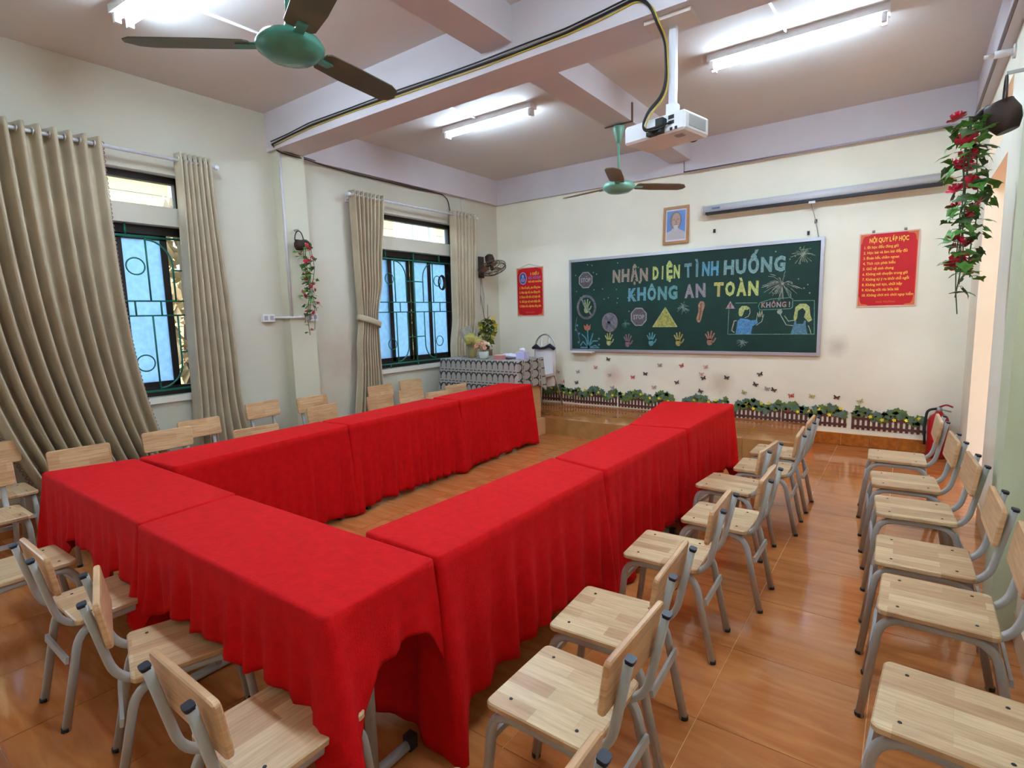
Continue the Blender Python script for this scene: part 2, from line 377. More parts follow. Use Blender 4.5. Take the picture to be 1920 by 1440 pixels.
def bush(name, loc, rx, ry, rz, n, m, label):
    t = thing(name, label, 'bush', loc); q = MB(); rr = random.Random(len(label))
    for _ in range(n):
        a, b = rr.uniform(0, 2*PI), rr.uniform(-.2, 1); r = rr.uniform(.75, 1)
        c = Vector((math.cos(a)*rx*r*math.sqrt(max(0, 1-b*b)), math.sin(a)*ry*r*math.sqrt(max(0, 1-b*b)), .3+(b+.2)*rz))
        d = Vector((rr.gauss(0, 1), rr.gauss(0, 1), rr.gauss(0, 1))).normalized()*.13; e = d.orthogonal().normalized()*.05
        q.poly([c-d, c+e, c+d, c-e])
    f = q.obj('foliage', m, t); f['kind'] = 'stuff'
    MB().tube([(0, 0, -.1), (.05, 0, rz*.5), (0, .1, rz)], [.06, .05, .02]).obj('stem', M_brown, t)
bush('dry_bush', (-1.9, -3.7, -.25), .6, 1.3, 2.3, 1500, mat('dry_leaf', (172, 152, 112), .7, var=.4, scale=3), 'straw coloured bush outside the curtained window')
bush('garden_bush', (-1.9, .45, -.25), .7, 1.0, 2.1, 1200, mat('green_yellow_leaf', (150, 170, 90), .7, var=.4, scale=3), 'yellow green bush outside the window beside the desk')

# ------------------------------------------------------------------ windows with grilles
def window(name, y0, y1, flip):
    fr = MB(); x0, x1 = -.16, -.10
    fr.bx(x0, x1, y0, y1, ZM-.07, ZM).bx(x0, x1, y0, y1, ZS, ZS+.075).bx(x0, x1, y0, y0+.05, ZS, ZM).bx(x0, x1, y1-.05, y1, ZS, ZM)
    w = fr.obj(name, M_darkframe); w['kind'] = 'structure'
    tf = MB(); tf.bx(x0, x1, y0, y1, ZT-.055, ZT).bx(x0, x1, y0, y1, ZL, ZL+.02).bx(x0, x1, y0, y0+.03, ZL, ZT).bx(x0, x1, y1-.055, y1, ZL, ZT)
    t = tf.obj('transom_frame', M_darkframe, w); MB().bx(-.135, -.130, y0+.03, y1-.055, ZL+.02, ZT-.055).obj('pane', M_clear, t)
    L = y1-y0
    spans = [(y0+.05, y0+.45), (y0+.37, y0+.77), (y0+.77, y0+1.12), (y1-.44, y1-.05)] if flip else [(y0+.05, y0+.45), (y0+.40, y0+.82), (y1-1.54, y1-1.09), (y1-1.17, y1-.71), (y1-.79, y1-.49), (y1-.61, y1-.145)]
    for k, (a, b) in enumerate(spans):
        xx = -.145 if k % 2 else -.118; q = MB(); e = .052
        q.bx(xx-.012, xx+.012, a, a+e, ZS+.07, ZM-.06).bx(xx-.012, xx+.012, b-e, b, ZS+.07, ZM-.06).bx(xx-.012, xx+.012, a, b, ZM-.11, ZM-.06).bx(xx-.012, xx+.012, a, b, ZS+.07, ZS+.12)
        s = q.obj('sash', M_darkframe, w); MB().bx(xx-.003, xx+.003, a+e, b-e, ZS+.12, ZM-.11).obj('pane', M_frost, s)
    MB().bx(-.2, .025, y0-.03, y1+.03, ZS-.05, ZS).obj('sill', mat('white_sill', (232, 228, 216), .5), w)
    gx = -.05; zb, zt = ZS+.05, ZM-.1
    def bar(path, r=.0075): MB().tube(path, r, 6).obj('grille_bar', M_green, w)
    for z in (zb, zt): bar([(gx, y0, z), (gx, y1, z)], .010)
    zm1, zm0 = 1.66, 1.54
    nb = 2 if flip else 3
    for k in range(nb):
        a, b = y0+k*L/nb, y0+(k+1)*L/nb; s = 1 if k == 0 else -1
        P = lambda t: (a+t*(b-a)) if s > 0 or not flip else (b-t*(b-a))
        if k == 0: bar([(gx, a+.01, zb), (gx, a+.01, zt)], .010)
        bar([(gx, b-.01, zb), (gx, b-.01, zt)], .010)
        for z in (zm0, zm1): bar([(gx, a, z), (gx, b, z)])
        for t in (.42, .66): bar([(gx, P(t), zm0), (gx, P(t), zm1)])
        for lo, hi, d in ((zb, zm0, 1), (zm1, zt, -1)):
            end, far = (lo, hi) if d > 0 else (hi, lo)
            bar([(gx, P(.57), end), (gx, P(.57), far)])
            R0 = (b-a)*.26
            arc = [(gx, P(.57+.24*math.sin(q)), end+d*R0*(1-math.cos(q))+d*.02) for q in [PI/2*k2/8 for k2 in range(9)]]
            bar(arc+[(gx, P(.81), far)])
            bar([(gx, P(.81), (lo+hi)/2+.0), (gx, P(1), (lo+hi)/2)])
            cz = end+d*.24; cy = P(.46); rr = (b-a)*.085
            MB().tube([(gx, cy+math.cos(q)*rr, cz+math.sin(q)*rr) for q in [2*PI*i/18 for i in range(18)]], .006, 6, closed=True).obj('grille_ring', M_green, w)
    for t in (.2, .5, .8):
        for z in ((zt, ZM), (zb, ZS)): bar([(gx, y0+t*L, z[0]), (gx, y0+t*L, z[1])], .009)
    return w
window('window_1', W1[0], W1[1], False)
window('window_2', W2[0], W2[1], True)
co = MB()
for k in range(4): co.tube([(-.035+.008*k, -1.22+math.cos(q)*(.05+.004*k), 1.92+math.sin(q)*(.085+.004*k)) for q in [2*PI*i/16 for i in range(16)]], .007, 6, closed=True)
tag(co.obj('cable_coil', M_wire_b), 'black coil of cable hanging on the green grille beside the desk', 'cable')

# ------------------------------------------------------------------ curtains
def rod(y0, y1, z, label):
    t = thing('curtain_rod', label, 'curtain rod', (.12, y0, z))
    MB().tube([(0, 0, 0), (0, y1-y0, 0)], .013, 10).obj('rod', M_rodw, t)
    for yy in (0, y1-y0): MB().lathe([(.0, -.02), (.018, -.018), (.024, 0), (.018, .018), (.0, .02)], 10, (0, yy, 0), caps=False).obj('finial', M_white, t)
    for yy in (.06, y1-y0-.06): MB().bx(-.12, .0, yy-.012, yy+.012, -.03, -.012).bx(-.12, -.108, yy-.02, yy+.02, -.06, .03).obj('bracket', M_white, t)
rod(-6.95, -4.15, 2.80, 'white metal curtain rod above the curtained left window')
rod(-2.76, -.62, 2.80, 'white metal curtain rod above the window beside the desk')
def curtain(label, yt, rowsf, nf, amp_t, amp_b, ztop, zbot, seed, lace=None, tie=None, xc=.12):
    t = thing('curtain', label, 'curtain', (xc, (yt[0]+yt[1])/2, 0)); cy = t.location.y
    rr = random.Random(seed); ns, nr = nf*10, 44
    ph = [rr.uniform(-.5, .5) for _ in range(nf+2)]; am = [rr.uniform(.7, 1.35) for _ in range(nf+2)]
    G = []; mb = MB()
    for j in range(nr+1):
        v = j/nr; z = ztop+(zbot-ztop)*v; ya, yb, xo = rowsf(v, z); row = []
        for i in range(ns+1):
            s = i/ns; k = s*nf; ki = int(min(k, nf-1)); f = k-ki
            wv = (.5-.5*math.cos(2*PI*(k+ (ph[ki]*(1-f)+ph[ki+1]*f)*.28*v)))**1.4
            a = (amp_t+(amp_b-amp_t)*v)*(am[ki]*(1-f)+am[ki+1]*f if v > .02 else 1)
            sq = s
            row.append(Vector((xo+a*(wv-.5)*1.0, ya+(yb-ya)*sq-cy, z)))
        G.append(mb.ring(row))
    for a, b in zip(G, G[1:]): mb.skin(a, b, close=False)
    edge0 = [v.co.copy() for v in [r[0] for r in G]]; edge1 = [v.co.copy() for v in [r[-1] for r in G]]
    fab = mb.obj('fabric', M_curt, t)
    so = fab.modifiers.new('thickness', 'SOLIDIFY'); so.thickness = .004
    for i in range(nf):
        yy = yt[0]+(yt[1]-yt[0])*(i+.25)/nf
        MB().tube([(.021*math.cos(q), yy-cy, ztop-.045+.021*math.sin(q)) for q in [2*PI*k/12 for k in range(12)]], .006, 6, closed=True).obj('eyelet', M_chrome, t)
    for e, sgn in ((edge0, -1), (edge1, 1)):
        if lace and sgn in lace:
            q = MB(); Ltot = 0
            for a, b in zip(e, e[1:]):
                for u in (.25, .75):
                    c = a+(b-a)*u+Vector((0, sgn*.006, 0))
                    q.tube([c+Vector((.002, math.cos(g)*.013, math.sin(g)*.013)) for g in [2*PI*k/7 for k in range(7)]], .0035, 4, closed=True)
            l_ = q.obj('lace_trim', M_lace, t); l_['kind'] = 'stuff'
    if tie:
        z, y0, y1, x0, x1 = tie
        q = MB(); q.tube([((x0+x1)/2-xc+math.cos(g)*(x1-x0)/2, (y0+y1)/2-cy+math.sin(g)*(y1-y0)/2, z-.05*math.sin(g)) for g in [2*PI*k/20 for k in range(20)]], .035, 8, closed=True, flat=.2)
        q.obj('tie_back', M_curt, t)
    return t
def lerpk(v, ks):
    for (a, *p), (b, *q) in zip(ks, ks[1:]):
        if v <= b:
            t = (v-a)/(b-a); t = t*t*(3-2*t); return [x+(y-x)*t for x, y in zip(p, q)]
    return ks[-1][1:]
def wide(v, z):
    l = -6.02+.10*v+.42*v**3; r = -4.97+.03*v+.30*v**4
    return l, r, .10*v*v
curtain('wide beige curtain with lace edges drawn across the left window', (-6.02, -4.97), wide, 12, .12, .15, 2.845, .06, 3, lace=(-1, 1), xc=.13)
curtain('beige curtain gathered at the right side of the left window', (-4.47, -4.19), lambda v, z: lerpk(v, [(0, -4.47, -4.19, 0), (.7, -4.51, -4.11, .0), (1, -4.56, -4.02, .01)]), 7, .085, .10, 2.86, .06, 5)
curtain('beige curtain tied back left of the window beside the desk', (-2.73, -2.28), lambda v, z: lerpk(v, [(0, -2.73, -2.28, 0), (.33, -2.72, -2.37, 0), (.5, -2.70, -2.46, -.01), (.62, -2.75, -2.46, .0), (1, -2.86, -2.42, .02)]), 8, .085, .09, 2.85, .06, 8, tie=(1.44, -2.74, -2.43, .05, .19))
curtain('beige curtain hanging between the window and the wall fan', (-1.12, -.65), lambda v, z: lerpk(v, [(0, -1.12, -.65, 0), (.5, -1.14, -.72, .0), (.66, -1.22, -.82, .02), (1, -1.12, -.86, .0)]), 7, .085, .09, 2.85, .1, 11)

# ------------------------------------------------------------------ school tables and cloths
def table(quad, label):
    P = [Vector(p) for p in quad]; c = sum(P, Vector((0, 0)))/4
    t = thing('school_table', label, 'table', (c.x, c.y, 0), 0, None)
    ex = ((P[1]-P[0])+(P[2]-P[3]))/2; ey = ((P[3]-P[0])+(P[2]-P[1]))/2
    lx, ly = ex.length, ey.length; ang = math.atan2(ex.y, ex.x); t.rotation_euler = (0, 0, ang)
    ca, sa = math.cos(-ang), math.sin(-ang); loc = [Vector((ca*(p.x-c.x)-sa*(p.y-c.y), sa*(p.x-c.x)+ca*(p.y-c.y))) for p in P]
    loc = [p-p.normalized()*.045 for p in loc]
    MB().prism([tuple(p) for p in loc], .655, .678).obj('tabletop', M_tan, t)
    ax = 0 if lx > ly else 1; L, D = (lx, ly) if ax == 0 else (ly, lx)
    def pt(a, b, z): return (a, b, z) if ax == 0 else (b, a, z)
    for s in (-1, 1):
        a = s*(L/2-.11)
        MB().tube([pt(a, 0, .03), pt(a, 0, .655)], .024, 8, flat=.6).obj('leg', M_grey, t)
        fo = MB().tube([pt(a, -D/2+.05, .018), pt(a, D/2-.05, .018)], .018, 8).obj('foot_bar', M_grey, t)
        for q in (-1, 1): MB().box(pt(a, q*(D/2-.045), .025), (.035, .035, .05)).obj('foot_cap', M_black, fo)
    MB().tube([pt(-L/2+.11, 0, .25), pt(L/2-.11, 0, .25)], .014, 8).obj('stretcher', M_grey, t)
    return t
def cloth(quad, hems, seed, label, zt=.69, amp=.038, drop=.14, flares={}):
    """quad CCW from front left; hems = for sides front,right,back,left: list of (t, z)"""
    P = [Vector(p) for p in quad]; c = sum(P, Vector((0, 0)))/4
    rr = random.Random(seed); r = .018; pts = []
    for k in range(4):
        a, b = P[k], P[(k+1) % 4]; d = (b-a).normalized(); nrm = Vector((d.y, -d.x)); L = (b-a).length
        n = max(6, int(L/.022))
        for i in range(n+1):
            t = i/n; pts.append((a+d*(r+(L-2*r)*t), nrm, k, t, min(t, 1-t)*L))
        d2 = (P[(k+2) % 4]-b).normalized(); n2 = Vector((d2.y, -d2.x)); cc = b-d*r+d2*r
        for i in range(1, 6):
            q = i/6; nn = (nrm*math.cos(q*PI/2)+n2*math.sin(q*PI/2)).normalized(); pts.append((cc+nn*r, nn, k+.5, q, 0))
    N = len(pts)
    def hz(k, t):
        h = hems[int(k) % 4]
        if k != int(k):
            return hems[int(k) % 4][-1][1]*(1-t)+hems[(int(k)+1) % 4][0][1]*t
        for (t0, z0), (t1, z1) in zip(h, h[1:]):
            if t <= t1: return z0+(z1-z0)*(t-t0)/(t1-t0+1e-9)
        return h[-1][1]
    s = 0; S = [0]
    for i in range(1, N): s += (pts[i][0]-pts[i-1][0]).length; S.append(s)
    fr = [(rr.uniform(26, 85), rr.uniform(0, 6.3), rr.uniform(.4, 1)) for _ in range(6)]
    mb = MB(); rows = 16; G = []
    G.append(mb.ring([(p.x-c.x-nn.x*.006, p.y-c.y-nn.y*.006, zt) for p, nn, *_ in pts]))
    for j in range(rows+1):
        v = j/rows; row = []
        for i, (p, nn, k, t, dc) in enumerate(pts):
            z1 = hz(k, t); cf = math.exp(-dc/.04); ck = (int(k) if (k != int(k) or t > .5) else int(k)-1) % 4; fv = flares.get(ck)
            z1 = max(.015, z1-(fv[2] if fv else drop)*cf)
            z = zt-.005+(z1-zt+.005)*v
            if 0 < v: z += .006*math.sin(S[i]*31+seed)*v
            dep = (zt-z)
            fo = sum(w*math.sin(S[i]*f+ph+v*.5*math.sin(ph)) for f, ph, w in fr)/2.2
            o = .004+amp*min(1, dep/.3)*(.55+.5*fo)*(.35+.65*v)+(0 if fv else .075)*cf*dep; ex, ey = (fv[0]*cf*dep, fv[1]*cf*dep) if fv else (0, 0)
            row.append((p.x-c.x+nn.x*o+ex, p.y-c.y+nn.y*o+ey, max(.012, z)))
        G.append(mb.ring(row))
    for a, b in zip(G, G[1:]): mb.skin(a, b)
    mb.cap(G[0])
    t = mb.obj('tablecloth', M_red, loc=(c.x, c.y, 0)); tag(t, label, 'tablecloth', None)
    so = t.modifiers.new('thickness', 'SOLIDIFY'); so.thickness = .003; so.offset = -1
    return t
def h(*zs): return [(i/(len(zs)-1), z) for i, z in enumerate(zs)]
HI = h(.46, .46)
T = [  # quad front-left, front-right, back-right, back-left ; hems front,right,back,left
 ('A', [(2.655, -5.865), (3.86, -5.866), (3.848, -5.452), (2.615, -5.462)], [[(0, .38), (.12, .37), (.19, .42), (.57, .42), (.63, .385), (.72, .42), (1, .42)], h(.44, .47, .50, .50), h(.25, .25), h(.3, .3)], 'front right table, nearest the camera'),
 ('B', [(1.299, -5.836), (2.635, -5.855), (2.598, -5.455), (1.42, -5.44)], [[(0, .25), (.1, .13), (.22, .25), (.33, .42), (.55, .42), (.62, .30), (.75, .30), (.78, .42), (1, .42)], h(.3, .3), h(.25, .25), h(.25, .25)], 'front left table, nearest the curtained window'),
 ('R1', [(3.474, -5.425), (3.856, -5.432), (3.868, -4.285), (3.513, -4.19)], [h(.05, .03), h(.14, .15, .17, .18, .17, .14), h(.3, .3), h(.2, .2)], 'right run of tables, the one nearest the camera'),
 ('R2', [(3.525, -4.165), (3.868, -4.255), (3.904, -3.135), (3.511, -3.175)], [h(.2, .05), h(.03, .01, .14, .15, .14), h(.3, .3), h(.2, .2)], 'right run of tables, the middle one'),
 ('R3', [(3.511, -3.15), (3.906, -3.105), (3.915, -1.99), (3.36, -2.10)], [h(.2, .12), h(.17, .2, .22, .18), h(.18, .18), h(.2, .2)], 'right run of tables, the one nearest the platform'),
 ('L1', [(1.412, -5.415), (1.83, -5.392), (1.723, -4.165), (1.407, -4.185)], [h(.3, .25), h(.1, .05, .03), h(.06, .2), HI], 'left run of tables, the one nearest the camera'),
 ('L2', [(1.405, -4.165), (1.723, -4.14), (1.685, -2.885), (1.325, -2.94)], [h(.2, .04), h(.04, .035, .03), h(.05, .2), HI], 'left run of tables, the middle one'),
 ('L3', [(1.34, -2.87), (1.685, -2.855), (1.652, -1.603), (1.275, -1.665)], [h(.2, .04), h(.03, .03, .05), h(.06, .2), HI], 'left run of tables, the one beside the teacher desk'),
]
for k, (nm, q, hm, lab) in enumerate(T):
    table(q, 'school table under red cloth, '+lab)
    cloth(q, hm, 11+k*7, 'red cloth draped over the '+lab, flares={'A': {0: (.34, -.06, .36)}, 'R1': {0: (.14, -.06, .12)}}.get(nm, {}), drop=.12)

# ------------------------------------------------------------------ school chairs
def chair_proto(hs_):
    t = thing('school_chair', '', 'chair'); k = hs_/.402; zb = .656 if hs_ < .42 else .71
    MB().prism(rrect(.323, .325, .022), hs_-.021, hs_).obj('seat', M_seat, t, smooth=False)
    seat = t.children[0]; seat.modifiers.new('edge', 'BEVEL').width = .004
    for sx in (-1, 1):
        for sy in (-.105, .105): MB().lathe([(.0055, 0), (.0045, .0015)], 8, (sx*.112, sy, hs_)).obj('screw', M_black, seat)
    tilt = math.atan2(.05, .24)
    bz = zb+.012-.075; by = -.222-.0
    Mx = Matrix.Translation((0, by+.012, bz)) @ Matrix.Rotation(-tilt*.0+math.radians(8), 4, 'X') @ Matrix.Rotation(PI/2, 4, 'X')
    bk = MB().prism(rrect(.345, .15, .018), -.009, .009, Mx).obj('backrest', M_back, t); bk.modifiers.new('edge', 'BEVEL').width = .004
    zr = hs_-.036
    for s in (-1, 1):
        x = s*.137
        path = bend([(x, .196, 0), (x, .150, zr), (x, -.150, zr), (x, -.227, 0)], .075, 7)
        lg = MB().tube(path, .0135, 12, up=(1, 0, 0), sq=.6).obj('leg_frame', M_grey, t)
        for yy in (.196, -.227): MB().lathe([(.0155, 0), (.0155, .014)], 8, (x, yy, 0)).obj('foot_cap', M_black, lg)
        xp = s*.110
        pth = bend([(xp, .12, zr+.002), (xp, -.192, zr+.002), (xp*1.06, -.252, zb)], .09, 8)
        po = MB().tube(pth, .0142, 12, up=(1, 0, 0), flat=.8, sq=.5).obj('back_post', M_grey, t)
        MB().tube([(xp*1.06, -.2535, zb-.004), (xp*1.06, -.2555, zb+.006)], .0150, 12, up=(1, 0, 0), flat=.82, sq=.5).obj('post_cap', M_cap, po)
        yb = (.178, -.196)[s > 0]
        MB().box((0, yb+(-.004 if s < 0 else .0), zr*.70), (.262, .010, .026), Matrix.Rotation(.15*-s, 3, 'X')).obj('crossbar', M_grey, t)
    return t
P0, P1 = chair_proto(.402), chair_proto(.433); used = set()
def chair(kind, x, y, deg, label, group):
    p = (P0, P1)[kind]
    o = p if kind not in used else copy_tree(p)
    used.add(kind); o.location = (x, y, 0); o.rotation_euler = (0, 0, math.radians(deg)); o['label'] = label; o['group'] = group
    return o
gC = 'school chairs along the right side of the red tables'
for k, (x, y, d, lb) in enumerate([
  (4.39, -5.95, 90, 'wooden school chair cut off by the bottom frame edge, right of the front red table'),
  (4.315, -5.424, 89.6, 'school chair with shiny pale seat, nearest whole one right of the red tables'),
  (4.251, -4.997, 93.3, 'school chair with dull pinkish seat, second whole one from camera right of red tables'),
  (4.23, -4.344, 92.4, 'school chair third from the camera in the row right of the red tables'),
  (4.313, -3.815, 89.9, 'school chair fourth from the camera in the row right of the red tables'),
  (4.21, -3.226, 85, 'school chair tucked closest to the middle red table on its right side'),
  (4.299, -2.731, 91.6, 'school chair second from the platform in the row right of the red tables'),
  (4.298, -2.25, 90, 'school chair nearest the platform in the row right of the red tables')]): chair(0, x, y, d, lb, gC)
gR = 'school chairs along the right wall'
for x, y, d, lb in [
  (5.031, -2.149, 92, 'school chair in front of the red fire extinguisher by the right wall'),
  (5.078, -2.77, 94.3, 'school chair in front of the doorway, second from the extinguisher'),
  (5.122, -3.292, 93.8, 'school chair right beside the pilaster, third from the extinguisher'),
  (5.149, -3.92, 90.9, 'school chair by the right wall just on the camera side of the pilaster'),
  (5.18, -4.345, 89.3, 'school chair with yellowish seat, second from the camera along the right wall'),
  (5.2, -4.99, 86.4, 'school chair with large pale seat in the bottom right corner')]: chair(1, x, y, d, lb, gR)
gN = 'school chairs facing the front red tables'
for x, y, d, lb in [
  (1.85, -6.07, 1, 'school chair at the left picture edge in front of the front left red table'),
  (2.504, -5.93, -.8, 'school chair facing the joint between the two front red tables'),
  (3.10, -5.91, -17, 'school chair turned edge on, middle of the front right red table'),
  (3.744, -5.95, -.9, 'school chair nearest the camera, pushed under the front right red table corner')]: chair(0, x, y, d, lb, gN)
gL = 'school chairs along the left side of the red tables'
for x, y, d, lb in [
  (.87, -6.0, -90, 'school chair left of the front left red table, seat half out of frame'),
  (.82, -5.5, -95, 'school chair with pinkish backrest in front of the wide curtain'),
  (.72, -4.91, -92, 'school chair at the lower right corner of the wide curtain'),
  (1.25, -4.51, -96, 'school chair showing only the top of its back behind the left red tables'),
  (.81, -3.58, -85, 'school chair behind the left red tables in front of the stained pilaster'),
  (.80, -2.89, -90, 'school chair behind the left tables in front of the tied back curtain'),
  (.75, -2.42, -96, 'school chair behind the left red tables under the window beside the desk'),
  (1.17, -2.42, -100, 'school chair with tilted back behind the left tables, second from the desk'),
  (.945, -1.87, -94, 'school chair behind the left tables, nearest the patterned teacher desk')]: chair(0, x, y, d, lb, gL)
gW = 'school chairs along the window wall'
for kd, x, y, d, lb in [
  (1, .43, -5.87, -90, 'school chair at the left picture edge, against the window wall left of the curtain'),
  (0, .47, -4.55, -88, 'school chair against the window wall, in front of the gathered curtain'),
  (1, .39, -3.93, -85, 'school chair against the wall between the gathered curtain and the pilaster'),
  (1, .52, -3.5, -89, 'school chair standing in front of the pilaster under the flower basket'),
  (1, .46, -2.6, -93, 'school chair against the window wall right by the tied back curtain'),
  (1, .38, -2.06, -93, 'school chair against the wall under the window beside the desk')]: chair(kd, x, y, d, lb, gW)

# ------------------------------------------------------------------ chalkboard
bd = thing('chalkboard', 'green chalkboard with coloured chalk lettering and drawings', 'chalkboard', (0, 0, 0))
MB().bx(1.275, 4.275, -.028, -.004, .96, 2.17).obj('board_surface', M_board, bd)
for nm, q in (('a', (1.25, 4.3, 2.155, 2.19)), ('b', (1.25, 4.3, .945, .98)), ('c', (1.25, 1.282, .98, 2.155)), ('d', (4.268, 4.3, .98, 2.155))):
    MB().bx(q[0], q[1], -.042, -.004, q[2], q[3]).obj('frame_rail', M_alu, bd)
MB().bx(1.29, 1.63, -.11, -.03, .932, .946).bx(1.29, 1.63, -.112, -.104, .932, .96).obj('chalk_tray', M_white, bd)
def chalk(c): 
    m = mat('chalk_%d_%d_%d' % c, c, .9, var=.0, scale=55, c2=tuple(int(v*.62+d*.38) for v, d in zip(c, (20, 56, 48)))); return m
YB = -.0285
def word(s, x0, x1, z, hgt, cols, fat=.05):
    n = len(s); w = (x1-x0)/n
    for i, ch in enumerate(s):
        c = cols[i % len(cols)]
        wid = {'I': .2, 'Ì': .45}.get(ch, .86)*w
        text('chalk_letter', ch, x0+w*(i+.5)-.0, z+R_.uniform(-.004, .004), hgt/.70, YB-.0006, chalk(c), bd, fat=fat, width=wid, rotz=R_.uniform(-.03, .03))
br1, ye1, bl1, gy1, mv1 = (176, 150, 136), (206, 210, 124), (112, 164, 184), (136, 168, 168), (168, 150, 162)
word('NHẬN', 1.885, 2.385, 1.858, .148, [br1])
word('DIỆN', 2.43, 2.785, 1.868, .145, [ye1])
word('TÌNH', 2.83, 3.24, 1.867, .15, [(118, 158, 166), (118, 158, 166), (104, 160, 190), (104, 160, 190)])
word('HUỐNG', 3.28, 3.945, 1.872, .15, [gy1])
word('KHÔNG', 2.09, 2.765, 1.613, .15, [bl1, bl1, (120, 170, 178), (118, 166, 170), (118, 166, 166)])
word('AN', 2.83, 3.10, 1.625, .148, [mv1])
word('TOÀN', 3.175, 3.68, 1.624, .148, [(206, 186, 110), ye1, ye1, ye1])
def ngon(cx, cz, rx, rz, n, a0=0): return [(cx+rx*math.cos(a0+2*PI*k/n), cz+rz*math.sin(a0+2*PI*k/n)) for k in range(n)]
def ringstroke(name, pts, w, c):
    q = MB(); ribbon(q, pts+[pts[0]], w, YB-.0012); return q.obj(name, chalk(c), bd)
for cx, cz, rx, rz in ((1.498, 1.907, .105, .108), (2.255, 1.401, .108, .117)):
    flat('chalk_sign', ngon(cx, cz, rx, rz, 8, PI/8), YB-.0004, .0008, chalk((112, 92, 100)), bd)
    ringstroke('chalk_outline', ngon(cx, cz, rx, rz, 8, PI/8), .013, (176, 166, 172))
    text('chalk_letters', 'STOP', cx, cz-.028, .078, YB-.0014, chalk((188, 182, 184)), bd, fat=.02, width=.15)
def hand(cx, cz, s, c, flip=1, name='chalk_hand'):
    q = MB(); q.prism(ngon(cx, cz-.3*s, .27*s, .34*s, 10), YB-.0006, YB+.0004, XZ)
    for k, (ang, ln) in enumerate(((118, .62), (100, .78), (82, .84), (64, .7))):
        a = math.radians(ang); b0 = (cx+math.cos(a)*.2*s*1.2*(1), cz-.1*s); ribbon(q, [b0, (b0[0]+math.cos(a)*ln*s, b0[1]+math.sin(a)*ln*s)], .115*s, YB-.0006)
    ribbon(q, [(cx+.16*s*flip, cz-.42*s), (cx+.42*s*flip, cz-.18*s), (cx+.54*s*flip, cz+.06*s)], .12*s, YB-.0006)
    return q.obj(name, chalk(c), bd)
for (x, z), c in zip(((1.836, 1.107), (2.103, 1.092), (2.421, 1.11), (2.77, 1.112), (3.148, 1.125)), ((196, 196, 124), (168, 120, 132), (104, 166, 180), (196, 176, 98), (190, 128, 108))): hand(x, z, .125, c)
ringstroke('chalk_ring', ngon(1.506, 1.545, .132, .148, 26), .032, (150, 138, 148))
hand(1.506, 1.55, .135, (186, 190, 124)); q = MB(); ribbon(q, [(1.43, 1.66), (1.585, 1.43)], .022, YB-.002); q.obj('chalk_stroke', chalk((150, 138, 148)), bd)
flat('chalk_disc', ngon(1.85, 1.336, .112, .125, 22), YB-.0005, .0009, chalk((142, 130, 142)), bd); ringstroke('chalk_ring', ngon(1.85, 1.336, .108, .12, 22), .014, (170, 130, 142))
q = MB(); ribbon(q, [(1.79, 1.42), (1.83, 1.34), (1.80, 1.25)], .03, YB-.0012); ribbon(q, [(1.91, 1.42), (1.84, 1.33), (1.92, 1.25)], .03, YB-.0012); q.obj('chalk_figure', chalk((112, 106, 118)), bd)
flat('chalk_triangle', [(2.436, 1.27), (2.757, 1.269), (2.602, 1.516)], YB-.0005, .0009, chalk((186, 178, 92)), bd)
ringstroke('chalk_outline', [(2.445, 1.274), (2.75, 1.273), (2.602, 1.508)], .011, (206, 198, 130))
q = MB(); q.prism([(3.0, 1.325), (2.985, 1.36), (3.01, 1.45), (3.005, 1.53), (3.03, 1.57), (3.07, 1.565), (3.085, 1.52), (3.06, 1.44), (3.04, 1.34), (3.02, 1.318)], YB-.0006, YB+.0004, XZ); q.obj('chalk_sole', chalk((196, 140, 118)), bd)
q = MB(); ribbon(q, [(3.02, 1.35), (3.035, 1.45), (3.04, 1.54)], .02, YB-.0012); q.obj('chalk_stroke', chalk((150, 104, 84)), bd)
flat('chalk_tulip', [(1.46, 1.31), (1.475, 1.245), (1.515, 1.225), (1.56, 1.245), (1.57, 1.315), (1.54, 1.29), (1.515, 1.325), (1.49, 1.29)], YB-.0005, .0009, chalk((206, 120, 92)), bd)
q = MB()
for p in ([(1.52, 1.23), (1.53, 1.0)], [(1.53, 1.0), (1.49, 1.13), (1.43, 1.18)], [(1.53, 1.0), (1.58, 1.13), (1.6, 1.19)], [(1.53, 1.0), (1.6, 1.09), (1.67, 1.09)], [(1.53, 1.0), (1.45, 1.08), (1.41, 1.03)], [(1.41, 1.0), (1.69, 1.0)], [(1.53, 1.0), (1.64, 1.03), (1.68, 1.0)]): ribbon(q, p, .016, YB-.0008)
q.obj('chalk_stems', chalk((104, 158, 176)), bd)
def burst(cx, cz, r, n, c, seed):
    q = MB(); rr = random.Random(seed)
    for k in range(n):
        a = rr.uniform(0, 2*PI); l0 = r*rr.uniform(.45, 1); dr = -.12*r
        ribbon(q, [(cx, cz), (cx+math.cos(a)*l0*.6, cz+math.sin(a)*l0*.55), (cx+math.cos(a)*l0, cz+math.sin(a)*l0*.8+dr)], .0045, YB-.0008)
    q.prism(ngon(cx, cz, .018, .018, 8), YB-.0009, YB, XZ)
    return q.obj('chalk_firework', chalk(c), bd)
burst(4.097, 2.026, .13, 34, (176, 178, 158), 1); burst(3.912, 1.733, .21, 46, (168, 164, 156), 2)
burst(3.515, 1.089, .07, 22, (150, 160, 158), 3); burst(2.82, 1.508, .10, 26, (140, 160, 152), 4); burst(2.073, 1.322, .07, 20, (100, 140, 132), 5)
q = MB(); rr = random.Random(5)
for k in range(46):
    x, z = rr.uniform(1.33, 2.25), rr.uniform(1.45, 2.12)
    if rr.random() < .3: x, z = rr.uniform(3.75, 4.22), rr.uniform(1.6, 2.1)
    q.prism(ngon(x, z, .008, .009, 6), YB-.0007, YB, XZ)
